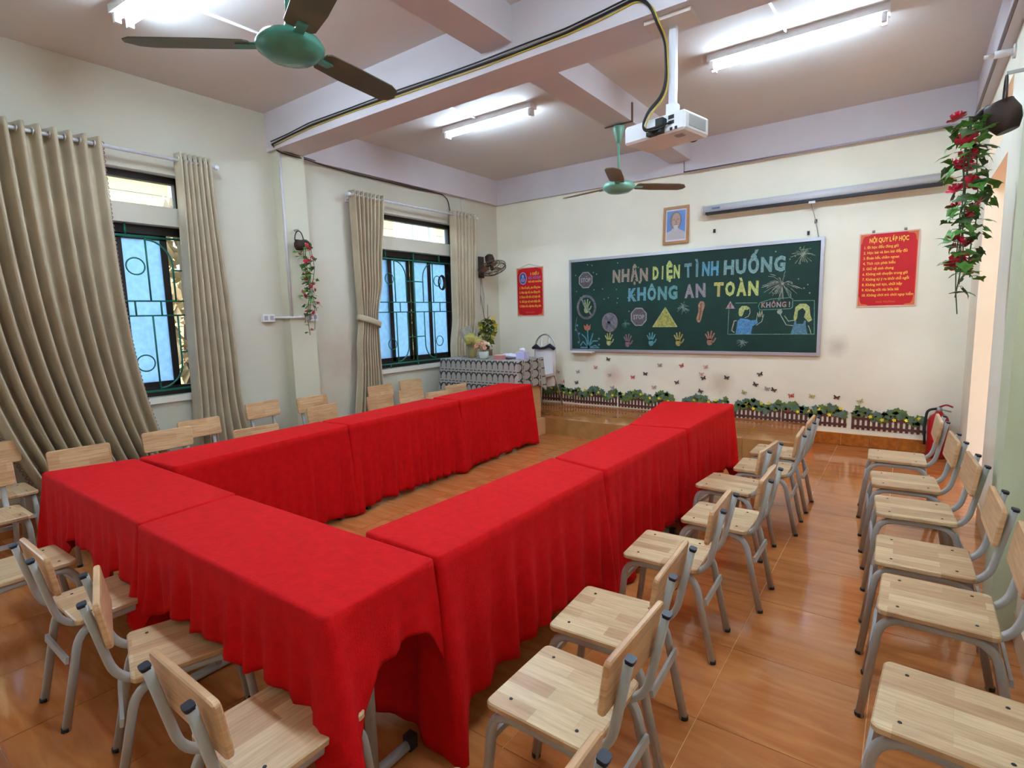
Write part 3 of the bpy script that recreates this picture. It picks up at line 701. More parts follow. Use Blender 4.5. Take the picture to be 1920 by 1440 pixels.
for x, z in ((2.268, 1.836), (2.63, 1.848)): q.prism(ngon(x, z-.0, .017, .017, 8), YB-.0008, YB, XZ)
q.obj('chalk_dots', chalk((140, 172, 140)), bd)
q = MB(); ribbon(q, [(1.36, 1.42), (1.33, 1.28), (1.37, 1.2), (1.40, 1.08)], .006, YB-.0008)
for x, z in ((1.36, 1.3), (1.34, 1.24), (1.39, 1.19), (1.38, 1.07), (1.69, 1.12), (1.69, 1.04)): q.prism(ngon(x, z, .016, .016, 7), YB-.0008, YB, XZ)
q.obj('chalk_twig', chalk((120, 140, 170)), bd)
# boy and girl panel
q = MB(); ribbon(q, [(3.43, 1.535), (3.66, 1.53)], .007, YB-.0008); ribbon(q, [(3.358, 1.47), (3.352, 1.178), (4.239, 1.178), (4.228, 1.535), (4.03, 1.54)], .007, YB-.0008)
ribbon(q, [(3.69, 1.45), (4.0, 1.455), (4.02, 1.47), (4.02, 1.56), (3.99, 1.575), (3.80, 1.565), (3.69, 1.53), (3.675, 1.49), (3.69, 1.45)], .007, YB-.0008)
ribbon(q, [(4.0, 1.575), (4.0, 1.63), (3.95, 1.68)], .006, YB-.0008); q.obj('chalk_panel', chalk((112, 160, 144)), bd)
for i, ch in enumerate('KHÔNG!'): text('chalk_letter', ch, 3.725+.053*i, 1.476, .08, YB-.001, chalk((204, 150, 132) if i % 2 == 0 else (190, 168, 178)), bd, fat=.03, width=.012 if ch == '!' else .044)
flat('chalk_warning', [(3.321, 1.473), (3.425, 1.472), (3.373, 1.559)], YB-.0005, .0009, chalk((190, 150, 160)), bd)
q = MB(); ribbon(q, [(3.373, 1.53), (3.373, 1.485)], .014, YB-.0012); q.obj('chalk_stroke', chalk((150, 60, 66)), bd)
flat('chalk_hair', [(3.465, 1.42), (3.47, 1.47), (3.5, 1.5), (3.55, 1.5), (3.585, 1.475), (3.565, 1.455), (3.53, 1.455), (3.515, 1.41), (3.5, 1.38), (3.475, 1.385)], YB-.0006, .001, chalk((200, 200, 128)), bd)
def chalk_line(pts, w, c, name='chalk_outline'): q = MB(); ribbon(q, pts, w, YB-.0008); return q.obj(name, chalk(c), bd)
chalk_line([(3.585, 1.47), (3.59, 1.42), (3.57, 1.38), (3.535, 1.365)], .007, (190, 184, 150)); chalk_line([(3.445, 1.335), (3.42, 1.33), (3.395, 1.22), (3.425, 1.2)], .012, (190, 160, 150))
chalk_line([(3.66, 1.34), (3.67, 1.42), (3.685, 1.37), (3.69, 1.44), (3.70, 1.375), (3.715, 1.44), (3.72, 1.37), (3.735, 1.4), (3.715, 1.32), (3.66, 1.28)], .007, (190, 184, 150))
flat('chalk_shirt', [(3.44, 1.18), (3.45, 1.28), (3.455, 1.33), (3.49, 1.36), (3.56, 1.35), (3.6, 1.335), (3.665, 1.34), (3.675, 1.305), (3.62, 1.27), (3.605, 1.18)], YB-.0006, .001, chalk((96, 150, 206)), bd)
flat('chalk_hair', [(4.045, 1.31), (4.035, 1.36), (4.05, 1.47), (4.09, 1.505), (4.15, 1.505), (4.185, 1.47), (4.195, 1.38), (4.215, 1.33), (4.18, 1.305), (4.155, 1.34), (4.135, 1.36), (4.15, 1.42), (4.12, 1.46), (4.075, 1.43), (4.07, 1.35)], YB-.0006, .001, chalk((196, 198, 126)), bd)
flat('chalk_dress', [(4.01, 1.18), (4.04, 1.29), (4.045, 1.325), (4.06, 1.325), (4.065, 1.29), (4.13, 1.29), (4.14, 1.325), (4.155, 1.325), (4.155, 1.28), (4.175, 1.18)], YB-.0006, .001, chalk((98, 134, 160)), bd)
for p_, w_ in (([(4.035, 1.27), (3.965, 1.28), (3.91, 1.38), (3.90, 1.40)], .008), ([(4.04, 1.33), (3.985, 1.32), (3.945, 1.38)], .008), ([(4.18, 1.27), (4.2, 1.22), (4.21, 1.18)], .008)): chalk_line(p_, w_, (170, 176, 160))
flat('chalk_hand', ngon(3.895, 1.425, .028, .03, 8), YB-.0008, .0008, chalk((170, 176, 160)), bd)

# ------------------------------------------------------------------ posters, portrait, screen
def poster(name, x0, x1, z0, z1, label):
    t = thing(name, label, 'poster', ((x0+x1)/2, 0, z0))
    MB().bx(-(x1-x0)/2, (x1-x0)/2, -.012, -.001, 0, z1-z0).obj('backing', mat('poster_edge', (226, 190, 178), .5), t)
    w = (x1-x0)/2-.012; hh = z1-z0
    MB().bx(-w, w, -.014, -.012, .012, hh-.012).obj('sheet', M_poster, t)
    for sx in (-1, 1):
        for top in (0, 1):
            zc = hh-.012 if top else .012; d = -1 if top else 1
            pts = [(sx*w, zc), (sx*(w-.09), zc), (sx*(w-.075), zc+d*.014), (sx*(w-.035), zc+d*.018), (sx*(w-.02), zc+d*.04), (sx*(w-.014), zc+d*.085), (sx*w, zc+d*.10)]
            flat('corner_ornament', pts, -.0146, .0008, M_posterb, t)
        MB().bx(sx*w-.006*(sx > 0), sx*w+.006*(sx < 0), -.0146, -.0138, .1, hh-.1).obj('border', M_posterb, t)
    return t
rp = poster('rules_poster', 4.604, 5.098, 1.452, 2.182, 'large red class rules poster in yellow print right of the chalkboard')
text('heading', 'NỘI QUY LỚP HỌC', 0, .635, .062, -.0148, M_yel, rp, fat=.03, width=.32)
for i, s in enumerate(['1. Đi học đều đúng giờ', '2. Học bài và làm bài đầy đủ', '3. Đoàn kết, chăm ngoan', '4. Tích cực phát biểu', '5. Giữ vệ sinh chung', '6. Không nói chuyện trong giờ', '7. Không tự ý ra khỏi chỗ ngồi', '8. Không nói tục, chửi bậy', '9. Không vứt rác bừa bãi', '10. Không chơi trò chơi nguy hiểm']):
    text('text_line', s, -.205, .578-.0525*i, .036, -.0148, M_yel, rp, fat=.018, align='LEFT', width=len(s)*.0128)
text('text_line', 'NHÀ TRƯỜNG', 0, .04, .024, -.0148, M_posterb, rp, fat=.01)
for sx in (-.13, .13): MB().lathe([(.012, 0), (.012, .02)], 8, (sx, -.01, .735)).obj('hanging_clip', M_metalgrey, rp)
lp = poster('pledge_poster', .347, .814, 1.445, 2.146, 'narrow red poster with blue oval emblem left of the chalkboard')
flat('emblem', ngon(-.118, .545, .066, .088, 24), -.0148, .0006, mat('emblem_ring', (196, 190, 216), .5), lp); flat('emblem', ngon(-.118, .545, .058, .078, 24), -.0152, .0006, mat('emblem_blue', (70, 86, 156), .5), lp)
flat('emblem', ngon(-.118, .575, .018, .024, 12), -.0156, .0006, mat('emblem_face', (190, 180, 196), .5), lp); flat('emblem', [(-.165, .51), (-.15, .545), (-.118, .552), (-.086, .545), (-.07, .51), (-.118, .49)], -.0156, .0006, mat('emblem_body', (140, 140, 190), .5), lp)
text('heading', '5 ĐIỀU', .085, .585, .05, -.0148, M_yel, lp, fat=.02, width=.15); text('heading', 'BÁC HỒ DẠY', .085, .53, .05, -.0148, mat('poster_blue', (122, 122, 206), .5), lp, fat=.02, width=.22)
text('heading', 'THIẾU NIÊN, NHI ĐỒNG', .085, .48, .036, -.0148, M_yel, lp, fat=.015, width=.235)
for i, s in enumerate(['1. Yêu tổ quốc, yêu đồng bào', '2. Học tập tốt, lao động tốt', '3. Đoàn kết tốt, kỷ luật tốt', '4. Giữ gìn vệ sinh thật tốt', '5. Khiêm tốn, thật thà, dũng cảm']):
    text('text_line', s, -.185, .395-.066*i, .046, -.0148, M_yel, lp, fat=.018, align='LEFT', width=.36+.012*(i == 4))
text('text_line', 'Hồ Chí Minh', 0, .045, .028, -.0148, M_posterb, lp)
MB().tube([(-.17, -.008, .70), (-.02, -.006, .745), (.17, -.008, .70)], .003, 5).obj('hanging_cord', M_metalgrey, lp)
pp = thing('portrait', 'wood framed colour portrait of a white bearded man above the chalkboard', 'picture', (2.72, -.012, 2.268)); 
pp.rotation_euler = (math.radians(-3), 0, 0)
w, hh = .156, .44
for a in ((-w, w, 0, .03), (-w, w, hh-.03, hh), (-w, -w+.028, .03, hh-.03), (w-.028, w, .03, hh-.03)): MB().bx(a[0], a[1], -.024, 0, a[2], a[3]).obj('frame_rail', mat('picture_frame', (176, 122, 66), .4, var=.15, scale=12), pp)
MB().bx(-.13, .13, -.012, -.004, .028, hh-.028).obj('mount', mat('picture_mount', (224, 216, 224), .5), pp)
flat('print', [(-.112, .05), (.112, .05), (.112, .39), (-.112, .39)], -.0135, .001, mat('print_blue', (92, 130, 196), .4), pp)
flat('print_jacket', [(-.112, .05), (.112, .05), (.112, .13), (.05, .165), (.02, .19), (-.04, .19), (-.06, .16), (-.112, .14)], -.0145, .001, mat('print_jacket', (186, 176, 178), .5), pp)
flat('print_hair', ngon(-.005, .275, .072, .105, 18), -.015, .001, mat('print_hair', (124, 118, 120), .6), pp)
flat('print_face', [(-.05, .25), (-.045, .31), (-.03, .35), (0, .365), (.03, .355), (.05, .32), (.055, .26), (.04, .21), (.015, .185), (-.02, .19), (-.04, .215)], -.0155, .001, mat('print_face', (186, 152, 138), .6), pp)
flat('print_beard', [(-.03, .215), (.0, .225), (.03, .215), (.025, .18), (.01, .15), (-.012, .15), (-.025, .18)], -.016, .001, mat('print_beard', (196, 192, 190), .6), pp)
q = MB()
for p in (((-.036, .285), (-.014, .287)), ((.012, .287), (.036, .285)), ((-.016, .228), (.018, .228)), ((0, .275), (.006, .25), (-.006, .247))): ribbon(q, p, .008, -.0166)
q.obj('print_features', mat('print_features', (120, 86, 78), .6), pp)
ps = thing('projection_screen', 'long rolled up projection screen in a white case above the chalkboard', 'screen', (3.07, -.08, 2.6))
MB().tube([(0, 0, 0), (2.2, 0, .012)], .05, 16).obj('case', mat('screen_case', (204, 206, 212), .3, spec=.5), ps)
MB().bx(.03, 2.17, -.046, .02, -.055, -.028).obj('slot', mat('screen_slot', (30, 24, 34), .5), ps)
for x in (-.012, 2.2): MB().tube([(x, 0, 0), (x+.014, 0, 0)], .056, 16).obj('end_cap', M_white, ps)
for x in (.2, 2.0): MB().bx(x-.02, x+.02, 0, .078, .03, .06).obj('bracket', M_white, ps)
MB().bx(.10, .19, -.0525, -.049, -.004, .016).obj('label', mat('label_blue', (110, 124, 160), .5), ps)
MB().bx(1.08, 1.14, -.05, -.02, -.075, -.052).obj('pull_handle', M_white, ps)
tag(MB().tube([(4.16, -.05, 2.545), (4.19, -.03, 2.44), (4.22, -.012, 2.3), (4.24, -.012, 2.19)], .004, 5).obj('cord', M_metalgrey), 'thin grey cord hanging from the projection screen to the chalkboard corner', 'cord')
for x, z, w_ in ((3.172, 2.372, 'between the portrait and the projection screen'), (4.208, 2.357, 'right under the projection screen cord'), (4.143, 2.244, 'just above the top right of the chalkboard')):
    tag(MB().bx(x-.011, x+.011, -.018, -.0, z-.02, z+.02).obj('wall_plug', M_black), 'small black plug in the wall '+w_, 'wall plug', 'black wall plugs above the chalkboard')

# ------------------------------------------------------------------ fence cut-outs and butterflies on the wall
MF_br = mat('sticker_brown', (92, 52, 44), .6); MF_g1 = mat('sticker_green', (104, 128, 62), .6, var=.3, scale=25); MF_g2 = mat('sticker_grey_green', (96, 122, 108), .6, var=.25, scale=25)
MF_y = mat('sticker_yellow', (236, 214, 62), .6); MF_r = mat('sticker_red', (168, 60, 56), .6)
segs = [(.02, .655), (.663, 1.288), (1.297, 1.942), (1.962, 2.72), (2.828, 3.372), (3.44, 3.942), (3.95, 4.575), (4.618, 5.247)]
names = ['behind the steel chair', 'beside the steel chair', 'under the left end of the chalkboard', 'under the stop sign drawing', 'just left of the far right red table', 'partly behind the right red table', 'right of the far red table', 'nearest the fire extinguisher']
for k, (a, b) in enumerate(segs):
    zb = .232-.012*k*.6; L = b-a; rr = random.Random(k*3+1); tl = .0 if k < 6 else -.012
    t = thing('fence_cutout', 'brown picket fence cut-out with leaves and flowers, '+names[k], 'wall decoration', (a, -.002, zb), 0, 'picket fence cut-outs along the foot of the board wall')
    q = MB(); n = int(L/.043)
    for i in range(n):
        x = .012+(L-.03)*i/(n-1); s_ = tl*i
        q.prism([(x-.013, 0+s_*0), (x+.013, 0), (x+.013, .16), (x, .175), (x-.013, .16)], -.006, -.0, XZ)
    for z in (.02, .105): q.prism([(0, z), (L, z), (L, z+.025), (0, z+.025)], -.0075, -.0005, XZ)
    q.obj('pickets', MF_br, t)['kind'] = 'stuff'
    for m_, ph, cnt in ((MF_g1, 0, 44), (MF_g2, .5, 22)):
        q = MB()
        for i in range(cnt):
            x = min(L-.02, max(.02, L*(i+.5+rr.uniform(-.4, .4))/cnt)); z = .158+.03*math.sin(x*18+k)+rr.uniform(-.035, .045)+ph*.01; r = rr.uniform(.026, .042); a0 = rr.uniform(0, 6)
            q.prism([(x+r*(1 if j % 2 else .62)*math.cos(a0+2*PI*j/10), z+r*(1 if j % 2 else .62)*math.sin(a0+2*PI*j/10)) for j in range(10)], -.010-.002*(i % 3)-ph*.004, -.006, XZ)
        q.obj('leaves', m_, t)['kind'] = 'stuff'
    for i in range(6):
        x = L*(i+.6)/6.2; z = .12+rr.uniform(-.0, .09)
        if x > L-.03: x = L-.03
        flat('flower', [(x+.022*(1 if j % 2 else .6)*math.cos(2*PI*j/10), z+.022*(1 if j % 2 else .6)*math.sin(2*PI*j/10)) for j in range(10)], -.016, .005, MF_r if (i == 0 and k > 3) else MF_y, t)
BF = [(1.032, .641, 'g'), (1.113, .508, 'p'), (.847, .479, 'd'), (1.332, .504, 'd'), (1.354, .658, 'g'), (1.625, .729, 'p'), (1.815, .843, 'd'), (1.84, .63, 'g'), (1.879, .463, 'g'), (2.169, .616, 'r'), (2.34, .668, 'd'), (2.457, .5, 'g'), (2.531, .785, 'g'), (2.753, .577, 'd'), (2.811, .79, 'r'), (3.042, .484, 'd'), (3.102, .783, 'p'), (3.053, .693, 'p'), (3.078, .647, 'd'), (3.345, .664, 'd'), (3.542, .5, 'y'), (3.713, .721, 'd'), (3.662, .601, 'd'), (3.857, .549, 'd'), (3.79, .557, 'g'), (4.039, .495, 'r'), (4.238, .5, 'y'), (4.472, .504, 'm'), (4.688, .476, 'y')]
MBF = dict(g=(mat('butterfly_grey', (178, 164, 158), .6), 'grey'), p=(mat('butterfly_pink', (222, 172, 160), .6), 'pale pink'), d=(mat('butterfly_dark', (84, 72, 70), .6), 'dark brown'), r=(mat('butterfly_red', (196, 92, 84), .6), 'red'), y=(mat('butterfly_yellow', (190, 182, 120), .6), 'yellow green'), m=(mat('butterfly_maroon', (110, 50, 46), .6), 'maroon'))
near = ['platform' if z < .52 else 'chalkboard' for _, _, z in [(0, 0, b[1]) for b in BF]]
for k, (x, z, c) in enumerate(BF):
    rr = random.Random(k); a = rr.uniform(-.5, .5); s = .035; m_, cn = MBF[c]
    ref = next(r for q, r in ((1.0, 'left of the steel chair legs'), (1.25, 'just right of the steel chair'), (1.66, 'under the tulip drawing'), (1.96, 'under the yellow hand drawing'), (2.28, 'under the pink hand drawing'), (2.6, 'under the blue hand drawing'), (2.95, 'under the tan hand drawing'), (3.2, 'under the orange hand drawing'), (3.4, 'between the orange hand and boy drawings'), (3.75, 'under the boy drawing'), (4.0, 'under the speech bubble'), (4.35, 'under the girl drawing'), (4.6, 'right of the chalkboard, left one'), (9, 'right of the chalkboard, last one')) if x < q)
    hgt = 'high' if z > .71 else ('low, near the fence' if z < .56 else 'at mid height')
    lab = '%s butterfly cut-out %s, %s' % (cn, hgt.split(',')[0], ref)
    t = thing('butterfly_cutout', lab, 'wall decoration', (x, -.001, z), 0, '%s butterflies below the chalkboard' % cn)
    t.rotation_euler = (0, a, 0)
    for sx in (-1, 1):
        q = MB(); pts = [(0, -.05), (sx*.5, -.55), (sx*.85, -.4), (sx*.6, 0), (sx*1.0, .6), (sx*.7, .75), (sx*.2, .35), (0, .1)]
        M = Matrix.Rotation(-sx*.35, 4, 'Z')
        vs = [Vector((p[0]*s, 0, p[1]*s)) for p in pts]
        q.prism([(v.x, v.z) for v in vs], -.0035, -.0015, M @ XZ); q.obj('wing', m_, t)
    MB().tube([(0, -.004, -.022), (0, -.004, .02)], .0016, 5).obj('body', M_black, t)

# ------------------------------------------------------------------ ceiling fans and lights
def ceiling_fan(c, r, angs, top, label, m_b, m_bl, bracket):
    t = thing('ceiling_fan', label, 'ceiling fan', c); dz = top-c[2]
    MB().lathe([(.02, -.062), (.10, -.052), (.145, -.02), (.15, .0), (.13, .03), (.08, .05), (.03, .06), (.02, .1)], 28).obj('motor_housing', m_b, t)
    MB().tube([(0, 0, .06), (0, 0, dz-.06)], .012, 10).obj('downrod', m_b, t)
    MB().lathe([(.018, dz-.17), (.03, dz-.13), (.055, dz-.04), (.05, dz-.02)], 16).obj('canopy', m_b, t)
    if bracket:
        q = MB(); q.bx(-.14, .14, -.012, .012, dz-.008, dz-.002).bx(.126, .14, -.012, .012, dz-.006, dz+.16); q.obj('bracket', mat('rusty_strap', (110, 84, 72), .6), t)
        for s in (-1, 1): MB().tube([(s*.02, 0, dz-.05), (s*.025, 0, dz-.006)], .006, 6).obj('hook', mat('rusty_strap', (110, 84, 72)), t)
    for a in angs:
        Rz = Matrix.Rotation(math.radians(a), 4, 'Z')
        ir = MB().bx(.10, .235, -.022, .022, -.004, .006); ir.bm.transform(Rz); ib = ir.obj('blade_iron', m_b, t)
        outline = [(.17, -.055), (.19, -.07), (.35, -.077), (r-.10, -.080), (r-.04, -.062), (r, -.005), (r-.01, .034), (r-.05, .062), (.35, .070), (.19, .062), (.17, .045)]
        bl_ = MB().prism(outline, .004, .010, Rz @ Matrix.Rotation(math.radians(-10), 4, 'X')); bl_.obj('blade', m_bl, t)
ceiling_fan((2.715, -5.079, 2.70), .71, (222, 98, -20), 3.2, 'near ceiling fan with teal motor and dusty olive blades', M_fan, M_blade, True)
ceiling_fan((2.77, -1.727, 2.64), .68, (169.5, 47, -69), 3.2, 'far ceiling fan with mint motor and brown blades near the chalkboard', M_fan2, M_blade2, True)
M_tube = bpy.data.materials.new('lit_tube'); M_tube.use_nodes = True
b_ = M_tube.node_tree.nodes['Principled BSDF']; b_.inputs['Base Color'].default_value = (.8, .9, 1, 1); b_.inputs['Emission Color'].default_value = (.62, .82, 1.0, 1); b_.inputs['Emission Strength'].default_value = TUBE_POWER
def tube_light(x0, x1, y, label, n=1, ang=0, gap=.036):
    L = x1-x0; t = thing('tube_light', label, 'ceiling light', (x0, y, H), ang)
    MB().bx(-.02, L+.02, -gap-.032, gap+.032, -.05, 0).obj('fixture', M_white, t)
    for k in range(n):
        yy = 0 if n == 1 else (-gap, gap)[k]
        MB().tube([(.03, yy, -.072), (L-.03, yy, -.072)], .016, 12).obj('tube', M_tube, t)
        for xx in (0, L): MB().box((xx+(.012 if xx == 0 else -.012), yy, -.075), (.03, .034, .06)).obj('socket', M_white, t)
tube_light(.99, 2.2, -5.09, 'double fluorescent tube light at the top left, above the curtain', 2, .06)
tube_light(1.03, 2.10, -2.17, 'fluorescent tube light in the middle, left of the far fan', 2, gap=.018)  # second tube added to brighten the board wall
tube_light(3.70, 4.83, -2.03, 'bright fluorescent tube light at the upper right of the projector', 2)
tube_light(3.75, 4.95, -5.05, 'fluorescent tube light above the near right, out of the frame', 2)
def conduit(path, label, r=.009, m=M_white, name='conduit'):
    return tag(MB().tube(path, r, 6).obj(name, m), label, 'conduit')
conduit([(1.45, -3.28, H-.008), (1.47, -2.2, H-.008)], 'thin white conduit on the ceiling to the middle tube light')
conduit([(1.34, -5.05, H-.008), (1.40, -3.61, H-.008)], 'thin white conduit on the ceiling to the top left tube light')
conduit([(4.2, -3.28, H-.008), (4.24, -2.07, H-.008)], 'thin white conduit on the ceiling to the upper right tube light')
conduit([(2.9, -.058, 3.32), (2.825, -.058, 3.30), (2.825, -.058, 3.07), (5.44, -.058, 3.07)], 'grey lavender conduit along the bottom edge of the beam over the board wall', .012, mat('grey_conduit', (190, 184, 196), .5))
conduit([(5.43, -3.28, 3.075), (5.43, -.06, 3.075)], 'dark conduit along the bottom of the beam above the door wall', .010, mat('dark_conduit', (120, 104, 104), .5))
cb = thing('wall_bracket', 'white pipe bracket sticking out of the door wall at top right', 'bracket', (W, -1.9, 3.0))
MB().tube([(0, 0, 0), (-.10, .0, -.0)], .022, 10).obj('arm', M_white, cb); MB().tube([(-.10, 0, 0), (-.15, 0, 0)], .012, 8).obj('tip', M_white, cb); MB().tube([(-.0, 0, 0), (-.012, 0, 0)], .042, 12).obj('flange', M_white, cb)

# ------------------------------------------------------------------ projector and cables
pj = thing('projector', 'white ceiling projector on a pole with black plugs in its back', 'projector', (3.9, -3.44, 0))
ang = math.atan2(-3.566+3.483, 4.039-3.647); cx, cy = (3.647+4.037)/2-3.9, (-3.483-3.302)/2+3.44
Mp = Matrix.Translation((cx, cy, 2.505)) @ Matrix.Rotation(ang, 4, 'Z')
def pjb(name, m, x0, x1, y0, y1, z0, z1, par=None, bev=0):
    q = MB(); q.box(((x0+x1)/2, (y0+y1)/2, (z0+z1)/2), (x1-x0, y1-y0, z1-z0)); q.bm.transform(Mp); return q.obj(name, m, par or pj)
bo = pjb('body', mat('projector_white', (226, 226, 228), .4), -.2, .2, -.132, .132, -.055, .05); bo.modifiers.new('edge', 'BEVEL').width = .012
for x0, x1, z0, z1 in ((.055, .09, .0, .022), (.10, .135, .015, .035), (.10, .135, -.012, .006), (.11, .125, -.045, -.03), (.14, .155, -.045, -.03), (.02, .05, -.035, -.012)): pjb('port', M_black, x0, x1, -.1345, -.13, z0, z1)
for x0, x1, z0, z1 in ((.04, .085, -.012, .026), (.03, .075, -.05, -.02), (-.02, .03, -.052, -.032)): pjb('plug', M_wire_b, x0, x1, -.17, -.132, z0, z1)
pjb('panel_line', mat('projector_grey', (186, 188, 196), .5), -.045, -.042, -.1335, -.131, -.05, .045)
pjb('grille', M_metalgrey, .199, .2025, -.09, .09, -.03, .03); pjb('foot', M_metalgrey, .1, .15, -.07, -.03, -.062, -.055)
q = MB().lathe([(.05, 0), (.05, .03), (.04, .04)], 20, (.09, .13, -.0), Matrix.Rotation(-PI/2, 3, 'X')); q.bm.transform(Mp); q.obj('lens', M_black, pj)
MB().bx(-.019, .019, -.019, .019, 2.56, 3.05).obj('mount_pole', mat('mount_white', (222, 220, 226), .3), pj)
MB().bx(-.13, .13, -.11, .07, 3.045, 3.07).obj('ceiling_plate', mat('plate_beige', (206, 190, 180), .5), pj)
MB().bx(-.03, .03, -.03, .03, 2.553, 2.63).obj('bracket', M_white, pj)
yb = BY0-.012
pts = [(.12, yb, 3.115), (.4, yb, 3.135), (.74, yb, 3.152), (1.25, yb, 3.15), (1.8, yb, 3.144), (2.3, yb, 3.135), (2.65, yb, 3.128), (3.0, yb, 3.124), (3.3, yb, 3.128), (3.55, yb, 3.15), (3.75, yb, 3.172)]
wall_run = [(.135, yb, 3.10), (.14, -3.56, 3.055), (.15, -3.42, 3.045), (.10, -3.25, 3.06), (.03, -3.0, 3.065), (.025, -2.6, 3.052), (.025, -2.2, 3.052), (.025, -1.7, 3.045), (.025, -1.35, 3.055), (.025, -1.18, 3.055), (.03, -1.09, 3.0), (.035, -1.06, 2.85), (.035, -1.04, 2.5), (.02, -1.0, 2.0), (-.03, -1.1, 2.05)]
down = [(3.83, yb, 3.11), (3.86, -3.60, 3.02), (3.88, -3.52, 2.95), (3.885, -3.5, 2.75), (3.87, -3.52, 2.66), (3.80, -3.57, 2.57), (3.775, -3.58, 2.50), (3.80, -3.59, 2.468), (3.86, -3.575, 2.47), (3.90, -3.56, 2.485)]
def wig(p, d, s):
    rr = random.Random(s); return [(x+rr.uniform(-.003, .003), y-d*.5, z+d+rr.uniform(-.006, .006)) for x, y, z in p]
tag(MB().tube(bend([Vector(p) for p in reversed(wall_run)]+[Vector(p) for p in pts+down], .05), .0065, 6).obj('cable', M_wire_b), 'thick black cable from the projector along the beam and down to the window', 'cable', 'projector cables')
tag(MB().tube(bend([Vector(p) for p in wig(pts, .018, 2)+wig(down[:-2], .01, 3)]+[Vector((3.93, -3.55, 2.50))], .05), .0052, 6).obj('cable', M_wire_b), 'thinner black cable beside the yellow one on the main beam', 'cable', 'projector cables')
tag(MB().tube(bend([Vector((x+.012, y, z)) for x, y, z in wig(pts, -.014, 4)+wig(down[:8], -.006, 5)], .05), .0048, 6).obj('cable', M_wire_y), 'yellow cable bundled with the black ones along the main beam', 'cable', 'projector cables')
tag(MB().tube(bend([Vector(p) for p in wig(wall_run[:10], .02, 9)], .05), .0042, 6).obj('cable', M_wire_b), 'thin black cable along the top of the window wall', 'cable', 'projector cables')

# ------------------------------------------------------------------ wall fan
wf = thing('wall_fan', 'brown wall fan tilted down in the left back corner', 'fan', (0, -.42, 2.17))
MB().bx(.0, .03, -.05, .05, -.16, .14).obj('wall_plate', M_brown, wf); MB().tube(bend([(.02, 0, -.05), (.12, 0, -.02), (.17, 0, .03)], .05), .02, 8).obj('arm', M_brown, wf)
axis = Vector((.35, -.12, -.88)).normalized(); Mx = Matrix.Translation((.20, -.02, .06)) @ axis.to_track_quat('Z', 'Y').to_matrix().to_4x4()
q = MB().lathe([(.03, -.10), (.06, -.08), (.068, -.02), (.05, .04), (.02, .06)], 16); q.bm.transform(Mx); q.obj('motor', M_brown, wf)
M_cage = mat('cage_wire', (96, 84, 76), .4, metal=.5)
for rad, zz in ((.20, .09), (.196, .13), (.13, .055), (.13, .165), (.06, .04), (.06, .18)):
    q = MB().tube([(rad*math.cos(g), rad*math.sin(g), zz) for g in [2*PI*k/28 for k in range(28)]], .004 if rad < .19 else .006, 5, closed=True); q.bm.transform(Mx); q.obj('cage_ring', M_cage, wf)
q = MB()
for k in range(24):
    g = 2*PI*k/24; ca, sa = math.cos(g), math.sin(g)
    for s in (.04, .18): q.tube([(.05*ca, .05*sa, s), (.13*ca, .13*sa, s+(.015 if s < .1 else -.015)), (.2*ca, .2*sa, .11)], .0022, 4, caps=False)
q.bm.transform(Mx); q.obj('cage_spokes', M_cage, wf)['kind'] = 'stuff'
for k in range(3):
    g = 2*PI*k/3; q = MB().prism([(.02, -.02), (.08, -.06), (.16, -.05), (.17, .0), (.14, .05), (.06, .03)], .10, .104, Matrix.Rotation(g, 4, 'Z') @ Matrix.Rotation(.25, 4, 'X')); q.bm.transform(Mx); q.obj('blade', mat('fan_blade', (150, 110, 84), .4), wf)
q = MB().lathe([(.028, .08), (.028, .13), (.01, .14)], 12); q.bm.transform(Mx); q.obj('hub', M_brown, wf)
tag(MB().tube([(.02, -.43, 2.02), (.02, -.38, 1.75), (.02, -.40, 1.5), (.02, -.36, 1.2)], .005, 5).obj('cord', M_metalgrey), 'grey power cord hanging below the wall fan', 'cord')
tag(MB().tube([(.012, -.44, 2.03), (.012, -.46, 1.62)], .003, 5).obj('pull_cord', M_metalgrey), 'short pull cord below the wall fan', 'cord')

# ------------------------------------------------------------------ hanging flower baskets
def leaf_mesh(m, s, nm):
    q = MB(); outline = [(0, 0), (.25, .22), (.45, .12), (.5, .38), (.3, .55), (.12, .75), (0, 1), (-.12, .75), (-.3, .55), (-.5, .38), (-.45, .12), (-.25, .22)]
    c = q.bm.verts.new((0, .4*s, .06*s)); vs = [q.bm.verts.new((x*s, y*s, -.08*s*abs(x)-(.12*s if y > .8 else 0))) for x, y in outline]
    for i in range(12): q.bm.faces.new((c, vs[i], vs[(i+1) % 12]))
    o = q.obj(nm, m); me = o.data; bpy.data.objects.remove(o); return me
def flower_mesh(m, s, nm='flower'):
    q = MB()
    for layer, (n, r, z, tlt) in enumerate(((5, 1, 0, .25), (5, .62, .14, .55))):
        for k in range(n):
            a = 2*PI*k/n+layer*.6; ca, sa = math.cos(a), math.sin(a)
            P = [(0, 0, 0), (.35, -.34, .1), (.85, -.36, tlt), (1, 0, tlt*.9), (.85, .36, tlt), (.35, .34, .1)]
            q.poly([((x*ca-y*sa)*r*s, (x*sa+y*ca)*r*s, (zz+z)*s) for x, y, zz in P])
    o = q.obj(nm, m); me = o.data; bpy.data.objects.remove(o); return me
